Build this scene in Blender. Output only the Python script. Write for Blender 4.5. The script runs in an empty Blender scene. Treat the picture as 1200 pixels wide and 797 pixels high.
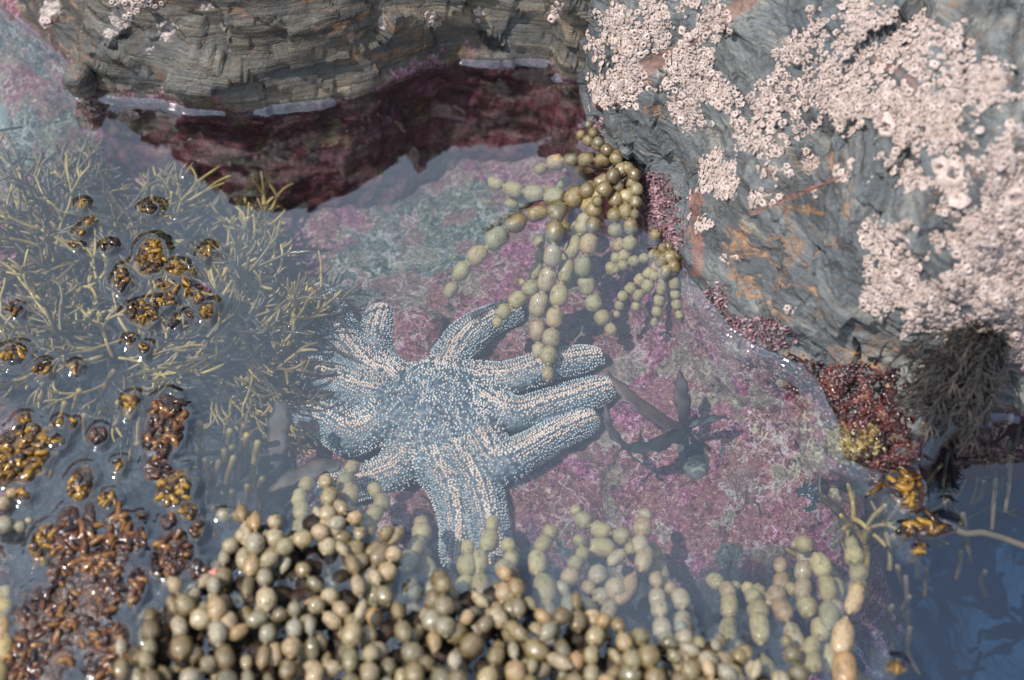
import bpy, math, random
import numpy as np
from mathutils import Vector, Matrix, Euler
from mathutils.bvhtree import BVHTree

random.seed(7)
RNG = np.random.default_rng(11)
scene = bpy.context.scene
COL = scene.collection
R = math.radians

# ------------------------------------------------------------------ camera
PITCH, DIST, LENS = R(55), 0.90, 50.0
CAM = np.array([0.0, -DIST * math.cos(PITCH), DIST * math.sin(PITCH)])
FWD = np.array([0.0, math.cos(PITCH), -math.sin(PITCH)])
UP = np.array([0.0, math.sin(PITCH), math.cos(PITCH)])
RIGHT = np.array([1.0, 0.0, 0.0])
FPX = 1200 * LENS / 36.0


def P(px, py, z=0.0):
    """the world point at height z that the photograph shows at (px, py)"""
    d = FWD + RIGHT * ((px - 600) / FPX) + UP * ((398.5 - py) / FPX)
    t = (z - CAM[2]) / d[2]
    return CAM + d * t


def proj(v):
    q = np.asarray(v) - CAM
    dz = q @ FWD
    return 600 + FPX * (q @ RIGHT) / dz, 398.5 - FPX * (q @ UP) / dz


# ------------------------------------------------------------------ noise
def _h(ix, iy, iz, seed):
    n = (ix * 374761393 + iy * 668265263 + iz * 2147483647 + seed * 1274126177) & 0xFFFFFFFF
    n = ((n ^ (n >> 13)) * 1274126177) & 0xFFFFFFFF
    n = ((n ^ (n >> 16)) * 2246822519) & 0xFFFFFFFF
    return ((n ^ (n >> 15)) & 0xFFFFFF) / float(0xFFFFFF)


def vnoise(p, seed=0):
    p = np.asarray(p, dtype=np.float64)
    i = np.floor(p).astype(np.int64)
    f = p - i
    f = f * f * f * (f * (f * 6 - 15) + 10)
    out = 0
    for dx in (0, 1):
        wx = f[..., 0] if dx else 1 - f[..., 0]
        for dy in (0, 1):
            wy = f[..., 1] if dy else 1 - f[..., 1]
            for dz in (0, 1):
                wz = f[..., 2] if dz else 1 - f[..., 2]
                out = out + wx * wy * wz * _h(i[..., 0] + dx, i[..., 1] + dy, i[..., 2] + dz, seed)
    return out * 2 - 1


def fbm(p, freq, octv=4, seed=0, gain=0.5):
    p = np.asarray(p) * freq
    a, s, o = 1.0, 0.0, 0.0
    for k in range(octv):
        o = o + a * vnoise(p + 17.3 * k, seed + k)
        s += a
        a *= gain
        p = p * 2.03
    return o / s


# ------------------------------------------------------------------ mesh helpers
def mesh_np(name, verts, faces, smooth=True):
    me = bpy.data.meshes.new(name)
    verts = np.asarray(verts, dtype=np.float32)
    faces = np.asarray(faces, dtype=np.int32)
    n, k = faces.shape
    me.vertices.add(len(verts))
    me.vertices.foreach_set('co', verts.ravel())
    me.loops.add(n * k)
    me.loops.foreach_set('vertex_index', faces.ravel())
    me.polygons.add(n)
    me.polygons.foreach_set('loop_start', np.arange(0, n * k, k, dtype=np.int32))
    me.polygons.foreach_set('use_smooth', np.full(n, smooth))
    me.update(calc_edges=True)
    me.validate()
    return me


def grid_faces(nu, nv):
    i = np.arange((nu - 1) * (nv - 1))
    a = (i // (nv - 1)) * nv + i % (nv - 1)
    return np.stack([a, a + nv, a + nv + 1, a + 1], 1)


def set_attr(me, name, vals):
    at = me.attributes.new(name, 'FLOAT', 'POINT')
    at.data.foreach_set('value', np.asarray(vals, dtype=np.float32).ravel())


class MB:
    def __init__(self):
        self.v, self.f, self.n = [], [], 0

    def add(self, verts, faces):
        verts = np.asarray(verts, dtype=np.float64)
        self.v.append(verts)
        for fc in faces:
            self.f.append(tuple(int(i) + self.n for i in fc))
        self.n += len(verts)

    def tube(self, pts, rad, seg=7, flat=1.0, cap=True, upv=None):
        pts = np.asarray(pts, float)
        n = len(pts)
        rad = np.broadcast_to(np.asarray(rad, float), (n,))
        t = np.gradient(pts, axis=0)
        t /= np.linalg.norm(t, axis=1)[:, None] + 1e-12
        ref = np.array([0, 0, 1.0]) if upv is None else np.asarray(upv, float)
        if abs(t[0] @ ref) > 0.9:
            ref = np.array([0.3, 1.0, 0.1])
        rings = []
        nrm = ref
        for k in range(n):
            nrm = nrm - t[k] * (nrm @ t[k])
            nrm /= np.linalg.norm(nrm) + 1e-12
            b = np.cross(t[k], nrm)
            a = np.arange(seg) * 2 * math.pi / seg
            rings.append(pts[k] + rad[k] * (np.cos(a)[:, None] * b + flat * np.sin(a)[:, None] * nrm))
        V = np.concatenate(rings + [pts[:1] - t[0] * rad[0] * .5, pts[-1:] + t[-1] * rad[-1] * .6])
        F = []
        for k in range(n - 1):
            for s in range(seg):
                s2 = (s + 1) % seg
                F.append((k * seg + s, k * seg + s2, (k + 1) * seg + s2, (k + 1) * seg + s))
        if cap:
            for s in range(seg):
                s2 = (s + 1) % seg
                F.append((n * seg, s2, s))
                F.append((n * seg + 1, (n - 1) * seg + s, (n - 1) * seg + s2))
        self.add(V, F)

    def mesh(self, name, smooth=True):
        me = bpy.data.meshes.new(name)
        me.from_pydata(np.concatenate(self.v).tolist(), [], self.f)
        me.polygons.foreach_set('use_smooth', np.full(len(me.polygons), smooth))
        me.update()
        return me

    def build(self, name, mat, parent=None, smooth=True):
        return link(name, self.mesh(name, smooth), mat, parent)


def link(name, me, mat=None, parent=None):
    o = bpy.data.objects.new(name, me)
    COL.objects.link(o)
    if mat is not None and len(me.materials) == 0:
        me.materials.append(mat)
    if parent is not None:
        o.parent = parent
    return o


def tag(o, label=None, cat=None, group=None, kind=None):
    if label: o['label'] = label
    if cat: o['category'] = cat
    if group: o['group'] = group
    if kind: o['kind'] = kind
    return o


def thing(name, label, cat, loc=(0, 0, 0), group=None):
    o = bpy.data.objects.new(name, None)
    COL.objects.link(o)
    o.empty_display_size = 0.01
    o.location = Vector(loc)
    return tag(o, label, cat, group)


def smooth_path(ctrl, n):
    """Catmull-Rom through control points"""
    c = np.asarray(ctrl, float)
    c = np.vstack([2 * c[0] - c[1], c, 2 * c[-1] - c[-2]])
    m = len(c) - 3
    ts = np.linspace(0, m - 1e-9, n)
    i = ts.astype(int)
    f = (ts - i)[:, None]
    p0, p1, p2, p3 = c[i], c[i + 1], c[i + 2], c[i + 3]
    return 0.5 * (2 * p1 + (p2 - p0) * f + (2 * p0 - 5 * p1 + 4 * p2 - p3) * f ** 2 + (3 * p1 - p0 - 3 * p2 + p3) * f ** 3)


# ------------------------------------------------------------------ materials
class NT:
    def __init__(self, name):
        self.m = bpy.data.materials.new(name)
        self.m.use_nodes = True
        self.t = self.m.node_tree
        self.t.nodes.clear()
        self.out = self.t.nodes.new('ShaderNodeOutputMaterial')

    def n(self, typ, **kw):
        nd = self.t.nodes.new(typ)
        for k, v in kw.items():
            if k.startswith('i_'):
                self.put(nd.inputs[k[2:].replace('_', ' ')], v)
            else:
                setattr(nd, k, v)
        return nd

    def put(self, sock, v):
        if isinstance(v, bpy.types.NodeSocket):
            self.t.links.new(v, sock)
        else:
            if sock.type == 'RGBA' and len(v) == 3:
                v = (*v, 1)
            sock.default_value = v

    def coords(self, scale=(1, 1, 1), rot=(0, 0, 0), kind='Object'):
        c = self.n('ShaderNodeTexCoord').outputs[kind]
        mp = self.n('ShaderNodeMapping')
        self.put(mp.inputs['Vector'], c)
        mp.inputs['Scale'].default_value = scale
        mp.inputs['Rotation'].default_value = rot
        return mp.outputs[0]

    def noise(self, scale, detail=4, rough=.55, vec=None, dist=0.0):
        nd = self.n('ShaderNodeTexNoise')
        nd.inputs['Scale'].default_value = scale
        nd.inputs['Detail'].default_value = detail
        nd.inputs['Roughness'].default_value = rough
        nd.inputs['Distortion'].default_value = dist
        if vec is not None: self.put(nd.inputs['Vector'], vec)
        return nd.outputs['Fac']

    def voro(self, scale, vec=None, feature='F1', out='Distance', rnd=1.0):
        nd = self.n('ShaderNodeTexVoronoi', feature=feature)
        nd.inputs['Scale'].default_value = scale
        nd.inputs['Randomness'].default_value = rnd
        if vec is not None: self.put(nd.inputs['Vector'], vec)
        return nd.outputs[out]

    def ramp(self, fac, stops, interp='LINEAR'):
        nd = self.n('ShaderNodeValToRGB')
        cr = nd.color_ramp
        cr.interpolation = interp
        while len(cr.elements) < len(stops): cr.elements.new(0.5)
        for e, (p, c) in zip(cr.elements, stops):
            e.position = p
            e.color = (*c, 1) if not isinstance(c, (int, float)) else (c, c, c, 1)
        self.put(nd.inputs[0], fac)
        return nd.outputs[0]

    def mix(self, fac, a, b, blend='MIX'):
        nd = self.n('ShaderNodeMix', data_type='RGBA', blend_type=blend)
        self.put(nd.inputs[0], fac)
        self.put(nd.inputs[6], a)
        self.put(nd.inputs[7], b)
        return nd.outputs[2]

    def math(self, op, a, b=0.0, clamp=False):
        nd = self.n('ShaderNodeMath', operation=op, use_clamp=clamp)
        self.put(nd.inputs[0], a)
        self.put(nd.inputs[1], b)
        return nd.outputs[0]

    def attr(self, name):
        return self.n('ShaderNodeAttribute', attribute_name=name).outputs['Fac']

    def rand(self):
        return self.n('ShaderNodeObjectInfo').outputs['Random']

    def bump(self, h, strength=.5, dist=.002, prev=None):
        b = self.n('ShaderNodeBump')
        b.inputs['Strength'].default_value = strength
        b.inputs['Distance'].default_value = dist
        self.put(b.inputs['Height'], h)
        if prev is not None: self.put(b.inputs['Normal'], prev)
        return b.outputs[0]

    def principled(self, col, rough=.5, normal=None, spec=.5, coat=0.0, coat_rough=.05, sss=0.0):
        p = self.n('ShaderNodeBsdfPrincipled')
        self.put(p.inputs['Base Color'], col)
        self.put(p.inputs['Roughness'], rough)
        p.inputs['Specular IOR Level'].default_value = spec
        p.inputs['Coat Weight'].default_value = coat
        p.inputs['Coat Roughness'].default_value = coat_rough
        if sss:
            p.inputs['Subsurface Weight'].default_value = sss
            p.inputs['Subsurface Radius'].default_value = (.004, .002, .001)
            p.inputs['Subsurface Scale'].default_value = 1.0
        if normal is not None: self.put(p.inputs['Normal'], normal)
        self.t.links.new(p.outputs[0], self.out.inputs['Surface'])
        return self.m


def mat_rock(name, rot, warm=1.0):
    t = NT(name)
    c = t.coords()
    st = t.coords(scale=(5, 12, 40), rot=rot)
    st2 = t.coords(scale=(7, 18, 170), rot=rot)
    st3 = t.coords(scale=(16, 40, 420), rot=rot)
    big = t.noise(1.0, 6, .66, st, .5)
    fine = t.noise(1.0, 6, .70, st2, .15)
    hair = t.noise(1.0, 4, .65, st3, .1)
    grain = t.noise(700, 3, .65, c)
    mid = t.noise(150, 5, .7, c, .4)
    patch = t.noise(18, 5, .6, c, .8)
    if warm < 1: base = t.ramp(big, [(.28, (.018, .019, .020)), (.40, (.062, .066, .068)), (.50, (.115, .122, .124)), (.58, (.165, .168, .162)), (.68, (.24, .225, .19)), (.82, (.085, .092, .097))])
    else: base = t.ramp(big, [(.28, (.016, .013, .010)), (.40, (.058, .049, .038)), (.50, (.112, .095, .072)), (.58, (.175, .142, .098)), (.68, (.29, .22, .14)), (.82, (.075, .072, .065))])
    base = t.mix(t.ramp(patch, [(.48, 0.), (.60, .7)]), base, t.mix(mid, (.040, .042, .042), (.125, .130, .128)) if warm == 1 else t.mix(mid, (.040, .048, .055), (.13, .148, .16)))
    base = t.mix(t.ramp(fine, [(.34, .85), (.50, 0.)]), base, (.022, .019, .017))
    base = t.mix(t.ramp(fine, [(.58, 0.), (.70, .65)]), base, (.33, .26, .17))
    base = t.mix(t.ramp(hair, [(.30, .6), (.46, 0.)]), base, (.02, .018, .016))
    base = t.mix(t.ramp(hair, [(.60, 0.), (.75, .45)]), base, (.34, .31, .26))
    base = t.mix(t.ramp(mid, [(.30, .55), (.45, 0.)]), base, (.028, .026, .024))
    base = t.mix(t.ramp(grain, [(.62, 0.), (.75, .35)]), base, (.38, .35, .30))
    # rusty stains that follow the bedding, thin rusty veins
    zone = t.ramp(t.noise(11, 3, .55, c, .6), [(.46, 0.), (.58, 1.)])
    rustst = t.ramp(t.noise(1.0, 5, .65, t.coords(scale=(16, 30, 90), rot=(rot[0], rot[1] + .25, rot[2])), 1.6), [(.56, 0.), (.66, 1.)])
    rcol = t.ramp(mid, [(.3, (.16, .055, .02)), (.5, (.33, .15, .055)), (.7, (.46, .29, .14))])
    base = t.mix(t.math('MULTIPLY', t.math('MULTIPLY', zone, rustst), .85), base, rcol)
    wv = t.n('ShaderNodeTexNoise')
    wv.inputs['Scale'].default_value = 30
    wv.inputs['Detail'].default_value = 5
    t.put(wv.inputs['Vector'], c)
    cw = t.n('ShaderNodeVectorMath', operation='MULTIPLY_ADD')
    t.put(cw.inputs[0], wv.outputs['Color'])
    cw.inputs[1].default_value = (1.5, 1.5, 1.5)
    t.put(cw.inputs[2], t.coords(scale=(11, 18, 34), rot=rot))
    vein = t.voro(1.0, cw.outputs[0], 'DISTANCE_TO_EDGE')
    veinm = t.math('MULTIPLY', t.ramp(vein, [(.0, 1.), (.035, 0.)]), t.ramp(t.noise(13, 3, .6, c, .3), [(.56, 0.), (.64, 1.)]))
    base = t.mix(t.math('MULTIPLY', veinm, .6), base, rcol)
    darkv = t.math('MULTIPLY', t.ramp(vein, [(.0, 1.), (.02, 0.)]), t.ramp(t.noise(13, 3, .6, c, .3), [(.40, 1.), (.48, 0.)]))
    base = t.mix(t.math('MULTIPLY', darkv, .7), base, (.012, .010, .009))
    red = t.ramp(t.math('ADD', t.attr('red'), t.math('MULTIPLY', t.math('SUBTRACT', t.noise(70, 5, .7, c, .5), .5), 2.4)), [(.55, 0.), (.75, .9)])
    base = t.mix(t.math('MULTIPLY', red, t.ramp(mid, [(.3, .45), (.6, .95)])), base, t.ramp(fine, [(.3, (.10, .04, .028)), (.5, (.22, .10, .07)), (.7, (.34, .19, .14))]))
    # coralline crust round and below the waterline
    crust = t.attr('crust')
    cr_noise = t.noise(48, 6, .72, c, .6)
    cfac = t.ramp(t.math('ADD', crust, t.math('MULTIPLY', t.math('SUBTRACT', cr_noise, .5), 2.4)), [(.50, 0.), (.58, 1.)])
    ccol = t.ramp(t.noise(260, 5, .75, c), [(.28, (.018, .010, .008)), (.42, (.10, .04, .045)), (.55, (.25, .125, .15)), (.72, (.46, .32, .34))])
    ccol = t.mix(t.ramp(t.noise(40, 4, .6, c), [(.5, 0.), (.6, .9)]), ccol, t.ramp(mid, [(.35, (.02, .012, .006)), (.65, (.12, .085, .03))]))
    base = t.mix(cfac, base, ccol)
    sub = t.attr('sub')
    sn = t.noise(70, 7, .72, c, .5)
    scol = t.ramp(sn, [(.30, (.010, .003, .003)), (.42, (.045, .010, .012)), (.55, (.115, .028, .036)), (.70, (.20, .075, .09))])
    scol = t.mix(t.ramp(t.noise(24, 5, .65, c, .7), [(.56, 0.), (.66, .85)]), scol, t.ramp(sn, [(.35, (.030, .022, .006)), (.65, (.20, .17, .05))]))
    pcol, _n1, rn2, _n3, rnm = reef_color(t, c)
    scol = t.mix(t.attr('crim'), pcol, scol)
    bfac = t.ramp(t.math('ADD', t.attr('barn'), t.math('MULTIPLY', t.math('SUBTRACT', t.noise(170, 5, .7, c, .6), .5), 1.6)), [(.42, 0.), (.52, .92)])
    base = t.mix(bfac, base, t.ramp(t.noise(330, 5, .75, c), [(.34, (.06, .048, .042)), (.44, (.24, .19, .165)), (.54, (.44, .365, .325)), (.64, (.60, .52, .47))]))
    base = t.mix(sub, base, scol)
    nb = t.bump(rn2, .8, .002)
    nb = t.bump(grain, .4, .0008, nb)
    nb = t.bump(mid, .45, .002, nb)
    nb = t.bump(hair, .5, .0018, nb)
    nb = t.bump(fine, .6, .003, nb)
    nb = t.bump(t.math('MULTIPLY', t.ramp(vein, [(.0, 1.), (.03, 0.)]), -1.0), .4, .0015, nb)
    rough = t.mix(t.attr('wet'), t.ramp(big, [(.3, .28), (.7, .52)]), (.13, .13, .13))
    return t.principled(base, rough, nb, .5)


def reef_color(t, c):
    n1 = t.noise(48, 7, .70, c, .8)
    n2 = t.noise(300, 6, .75, c, .5)
    n3 = t.noise(900, 3, .65, c)
    nm = t.noise(110, 6, .72, c, .9)
    pink = t.ramp(n2, [(.35, (.020, .006, .010)), (.43, (.115, .022, .048)), (.53, (.25, .060, .115)), (.65, (.50, .26, .32))])
    rustpink = t.ramp(n2, [(.35, (.020, .008, .007)), (.44, (.12, .036, .034)), (.55, (.22, .085, .075)), (.66, (.46, .31, .27))])
    pink = t.mix(t.ramp(t.noise(26, 6, .68, c, .8), [(.44, 0.), (.52, 1.)]), pink, rustpink)
    green = t.ramp(n2, [(.35, (.008, .014, .015)), (.45, (.040, .052, .044)), (.56, (.12, .135, .10)), (.66, (.40, .40, .29))])
    base = t.mix(t.ramp(t.math('ADD', t.attr('green'), t.math('MULTIPLY', t.math('SUBTRACT', n1, .5), 2.2)), [(.44, 0.), (.58, 1.)]), pink, green)
    wc = t.n('ShaderNodeVectorMath', operation='MULTIPLY_ADD')
    wn = t.n('ShaderNodeTexNoise')
    wn.inputs['Scale'].default_value = 80
    wn.inputs['Detail'].default_value = 5
    t.put(wn.inputs['Vector'], c)
    t.put(wc.inputs[0], wn.outputs['Color'])
    wc.inputs[1].default_value = (.03, .03, .03)
    t.put(wc.inputs[2], c)
    edge = t.voro(62, wc.outputs[0], 'DISTANCE_TO_EDGE')
    cell = t.voro(62, wc.outputs[0], 'F1', 'Color')
    cv = t.n('ShaderNodeSeparateColor')
    t.put(cv.inputs[0], cell)
    base = t.mix(t.ramp(cv.outputs[0], [(.78, 0.), (.80, .7)]), base, t.ramp(n2, [(.3, (.06, .05, .035)), (.55, (.22, .19, .13)), (.7, (.44, .40, .30))]))
    base = t.mix(t.ramp(cv.outputs[2], [(.72, 0.), (.74, .6)]), base, t.ramp(n2, [(.3, (.10, .03, .035)), (.7, (.30, .13, .12))]))
    rim = t.math('MULTIPLY', t.ramp(edge, [(0., 0.), (.02, 1.), (.06, 0.)]), t.ramp(cv.outputs[1], [(.45, 0.), (.5, .75)]))
    base = t.mix(rim, base, (.52, .43, .42))
    # pale patches, flecks, dark speckled patches
    cream = t.math('ADD', t.attr('cream'), t.math('MULTIPLY', t.math('SUBTRACT', nm, .5), 2.1))
    base = t.mix(t.ramp(cream, [(.46, 0.), (.54, .92)]), base, t.ramp(n2, [(.34, (.08, .070, .040)), (.46, (.30, .27, .16)), (.56, (.50, .46, .30)), (.66, (.66, .62, .50))]))
    dark = t.math('ADD', t.attr('dark'), t.math('MULTIPLY', t.math('SUBTRACT', t.noise(62, 5, .65, c, .9), .5), 1.6))
    sp = t.ramp(t.voro(420, c), [(.14, (.42, .44, .40)), (.30, (.022, .032, .040))])
    base = t.mix(t.ramp(dark, [(.50, 0.), (.53, 1.)]), base, sp)
    base = t.mix(t.ramp(n3, [(.60, 0.), (.68, .75)]), base, (.62, .52, .50))
    base = t.mix(t.ramp(n3, [(.30, .7), (.40, 0.)]), base, (.03, .02, .025))
    base = t.mix(t.ramp(t.noise(95, 6, .72, c, 1.4), [(.36, .92), (.42, 0.)]), base, (.014, .016, .021))
    return base, n1, n2, n3, nm


def mat_seabed():
    t = NT('encrusted_seabed')
    c = t.coords()
    base, n1, n2, n3, nm = reef_color(t, c)
    crim = t.attr('crimson')
    scol = t.ramp(t.noise(60, 7, .72, c, .5), [(.30, (.010, .003, .003)), (.42, (.045, .010, .012)), (.55, (.12, .030, .038)), (.70, (.22, .085, .10))])
    base = t.mix(crim, base, scol)
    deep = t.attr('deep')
    base = t.mix(deep, base, t.ramp(n1, [(.3, (.006, .034, .085)), (.7, (.010, .044, .100))]))  # blue of deep water and reflected sky put into the floor colour
    weed_floor = t.attr('under_weed')  # floor turned dark blue grey beneath the weeds and heap
    base = t.mix(t.ramp(t.math('ADD', weed_floor, t.math('MULTIPLY', t.math('SUBTRACT', n1, .5), 1.2)), [(.3, 0.), (.6, .93)]), base, t.ramp(n2, [(.3, (.008, .012, .016)), (.55, (.03, .038, .042)), (.75, (.10, .10, .10))]))
    nb = t.bump(n3, .5, .0008)
    nb = t.bump(n2, .8, .002, nb)
    nb = t.bump(nm, .7, .004, nb)
    return t.principled(base, .85, nb, .2)


def mat_water():
    t = NT('pool_water')
    fr = t.n('ShaderNodeLayerWeight')
    fr.inputs['Blend'].default_value = .5
    c = t.coords()
    nb = t.bump(t.noise(60, 2, .5, c), .06, .001)
    t.put(fr.inputs['Normal'], nb)
    fres = t.math('ADD', WATER_R0, t.math('MULTIPLY', t.math('POWER', fr.outputs['Facing'], 4.5), 1 - WATER_R0), True)
    tr = t.n('ShaderNodeBsdfTransparent')
    tr.inputs[0].default_value = (.90, .96, .98, 1)
    gl = t.n('ShaderNodeBsdfGlossy')
    gl.inputs['Roughness'].default_value = 0.02
    t.put(gl.inputs['Normal'], nb)
    mx = t.n('ShaderNodeMixShader')
    t.put(mx.inputs[0], fres)
    t.t.links.new(tr.outputs[0], mx.inputs[1])
    t.t.links.new(gl.outputs[0], mx.inputs[2])
    t.t.links.new(mx.outputs[0], t.out.inputs['Surface'])
    return t.m


def mat_bead(name, stops, rough, coat, spots=(.20, .10, .03)):
    t = NT(name)
    c = t.coords()
    r = t.rand()
    base = t.ramp(r, stops)
    cm = t.n('ShaderNodeVectorMath', operation='ADD')
    t.put(cm.inputs[0], c)
    t.put(cm.inputs[1], t.n('ShaderNodeCombineXYZ', i_X=t.math('MULTIPLY', r, 91.0), i_Y=t.math('MULTIPLY', r, 37.0), i_Z=0.0).outputs[0])
    n = t.noise(3.6, 6, .68, cm.outputs[0], .6)
    n2 = t.noise(15.0, 5, .72, cm.outputs[0], .4)
    base = t.mix(t.ramp(n, [(.34, .85), (.50, 0.)]), base, (.085, .058, .02))
    base = t.mix(t.ramp(n2, [(.57, 0.), (.64, .7)]), base, spots)
    base = t.mix(t.ramp(n2, [(.33, .75), (.42, 0.)]), base, (.58, .50, .38))
    nb = t.bump(n2, .5, .0012)
    nb = t.bump(n, .4, .002, nb)
    return t.principled(base, rough, nb, .5, coat, .06, 0.0)


def mat_simple(name, stops, scale=200, rough=.5, coat=0.0, bump=.3, bd=.001, rnd=.5, spec=.5):
    """colour from noise plus a per-object shift"""
    t = NT(name)
    c = t.n('ShaderNodeNewGeometry').outputs['Position']
    n = t.noise(scale, 5, .62, c, .3)
    f = t.math('ADD', n, t.math('MULTIPLY', t.math('SUBTRACT', t.rand(), .5), rnd))
    col = t.ramp(f, stops)
    if name == 'barnacle_shell': col = t.mix(t.attr('hole'), col, (.045, .032, .026))
    return t.principled(col, rough, t.bump(n, bump, bd), spec, coat)


WATER_R0 = .128
M = {}
M['slab'] = mat_rock('slate', (0, R(18), R(6)))
M['boulder'] = mat_rock('barnacled_slate', (R(8), R(28), R(-10)), .5)
M['seabed'] = mat_seabed()
M['water'] = mat_water()
M['tan'] = mat_bead('khaki_bead', [(0, (.07, .042, .014)), (.15, (.36, .275, .16)), (.35, (.15, .125, .055)), (.5, (.25, .225, .165)), (.65, (.30, .18, .065)), (.8, (.10, .068, .025)), (1, (.34, .29, .20))], .20, .7)
M['olive'] = mat_bead('olive_bead', [(0, (.25, .175, .065)), (.4, (.37, .265, .105)), (.75, (.22, .175, .085)), (1, (.38, .225, .095))], .45, .1)
M['wetolive'] = mat_bead('wet_olive_bead', [(0, (.085, .052, .016)), (.4, (.19, .132, .048)), (.75, (.085, .075, .040)), (1, (.30, .225, .105))], .12, .9)
M['orange'] = mat_bead('orange_bead', [(0, (.30, .165, .070)), (.5, (.36, .255, .14)), (1, (.28, .20, .12))], .3, .4)
M['amber'] = mat_simple('amber_seaweed', [(.32, (.012, .005, .002)), (.44, (.040, .016, .003)), (.55, (.11, .050, .005)), (.66, (.24, .125, .012))], 300, .10, .5, .3, .001, .5, .35)
M['redbrown'] = mat_simple('red_brown_seaweed', [(.32, (.012, .005, .003)), (.45, (.040, .013, .005)), (.57, (.095, .032, .010)), (.68, (.18, .08, .018))], 280, .11, .5, .3, .001, .5, .35)
M['gapmass'] = mat_simple('gap_darkening_weed', [(.35, (.003, .002, .0015)), (.5, (.010, .006, .004)), (.65, (.030, .016, .008))], 220, .5, 0, .6, .002, .2, .2)
M['amber_film'] = mat_simple('amber_film_body', [(.34, (.008, .004, .001)), (.46, (.030, .013, .002)), (.56, (.085, .038, .004)), (.66, (.16, .085, .008))], 140, .06, .5, .12, .001, .2, .5)
M['darkmass'] = mat_simple('dark_holdfast_and_film', [(.34, (.007, .003, .002)), (.5, (.028, .011, .005)), (.66, (.075, .03, .012))], 200, .2, .3, .6, .003, .1)
M['finger'] = mat_simple('khaki_finger_seaweed', [(.15, (.020, .010, .005)), (.4, (.075, .046, .014)), (.6, (.160, .098, .024)), (.85, (.38, .25, .06))], 70, .5, .1, .2, .001, .6)
M['strap'] = mat_simple('dark_brown_blade', [(.34, (.006, .003, .002)), (.5, (.018, .008, .005)), (.66, (.055, .024, .012))], 70, .6, .0, .3)
M['tuft'] = mat_simple('grey_brown_filaments', [(.2, (.009, .008, .007)), (.5, (.024, .020, .018)), (.75, (.055, .044, .038)), (.95, (.19, .12, .085))], 60, .6, 0, .2)
M['turf_red'] = mat_simple('red_turf', [(.34, (.004, .002, .002)), (.45, (.022, .006, .005)), (.55, (.065, .016, .012)), (.64, (.13, .040, .030)), (.74, (.26, .17, .07))], 90, .16, .5, .3, .001, .0)
M['turf_yellow'] = mat_simple('yellow_turf', [(.34, (.014, .007, .004)), (.45, (.085, .048, .016)), (.55, (.22, .155, .05)), (.66, (.38, .32, .15))], 160, .2, .4, .3, .001, .0)
M['turf_pink'] = mat_simple('coralline_turf', [(.30, (.018, .010, .008)), (.44, (.11, .05, .055)), (.58, (.27, .15, .165)), (.75, (.48, .36, .35))], 160, .4, .3, .3, .001, .0)
M['barnacle'] = mat_simple('barnacle_shell', [(.25, (.10, .075, .062)), (.37, (.30, .225, .19)), (.48, (.38, .29, .25)), (.60, (.47, .37, .325)), (.80, (.57, .475, .425))], 190, .7, 0, .6, .001, .18)
M['star_skin'] = mat_simple('starfish_skin', [(.38, (.014, .021, .030)), (.5, (.048, .060, .074)), (.64, (.15, .165, .175))], 330, .6, 0, .6, .001, .0)
M['spine_pink'] = mat_simple('peach_spines', [(.3, (.40, .27, .20)), (.5, (.56, .40, .31)), (.7, (.66, .53, .44))], 60, .5, 0, .1, .0005, .0)
M['spine_white'] = mat_simple('white_spines', [(.3, (.26, .26, .25)), (.5, (.40, .385, .36)), (.7, (.52, .49, .45))], 60, .5, 0, .1, .0005, .0)
M['chiton'] = mat_simple('chiton_plate', [(.36, (.010, .014, .013)), (.5, (.035, .042, .036)), (.64, (.14, .15, .115))], 420, .6, 0, .5)
M['chiton_gill'] = mat_simple('chiton_girdle', [(.3, (.012, .016, .018)), (.7, (.06, .06, .05))], 500, .6, 0, .6)
M['limpet'] = mat_simple('limpet_shell', [(.3, (.05, .075, .08)), (.5, (.12, .15, .15)), (.7, (.22, .25, .22))], 90, .5, 0, .4)
M['pinkfrond'] = mat_simple('pink_seaweed', [(.3, (.35, .10, .08)), (.7, (.50, .20, .16))], 90, .3, .3, .3)

STAMPS = []          # (x, y, radius, height): places where the water climbs what breaks it

# ------------------------------------------------------------------ seabed
FLOOR_PTS = [(-100, 150, -.06), (50, 120, -.06), (0, 300, -.085), (150, 200, -.09), (250, 330, -.11), (100, 450, -.11), (60, 600, -.10),
    (300, 560, -.095), (100, 750, -.10), (300, 750, -.10), (350, 450, -.09), (500, 240, -.10), (420, 300, -.10), (600, 250, -.10),
    (650, 320, -.09), (700, 400, -.085), (500, 490, -.09), (600, 650, -.07), (640, 580, -.065), (760, 440, -.07), (770, 560, -.06),
    (850, 520, -.05), (850, 640, -.06), (930, 500, -.032), (960, 580, -.038), (900, 430, -.035), (1000, 600, -.06), (780, 700, -.085),
    (650, 740, -.10), (480, 720, -.105), (920, 720, -.11), (1050, 700, -.19), (1150, 600, -.20), (1150, 750, -.24), (1000, 790, -.17),
    (1300, 700, -.26), (1120, 520, -.16), (1250, 800, -.26), (1100, 850, -.24), (800, 330, -.06), (850, 400, -.04), (300, 200, -.11), (600, 120, -.11), (300, 60, -.11),
    (900, 300, -.05), (1000, 400, -.05), (1100, 300, -.08), (1100, 440, -.10), (1200, 480, -.16), (500, 900, -.12), (0, 900, -.11), (1000, 950, -.22)]
FP = np.array([P(*q) for q in FLOOR_PTS])


def floor_base(x, y):
    x = np.asarray(x, float); y = np.asarray(y, float)
    num = np.zeros_like(x); den = np.zeros_like(x)
    for fx, fy, fz in FP:
        d2 = (x - fx) ** 2 + (y - fy) ** 2
        w = 1.0 / (d2 + .0006) ** 1.6
        num += w * fz; den += w
    z = num / den
    # unseen bank added behind and at the sides to hide the bright low sky
    back = np.clip(y - .95, 0, 1.1) * .85 + np.clip(np.abs(x) - 1.2, 0, 2) * .35
    return z + back


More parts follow.
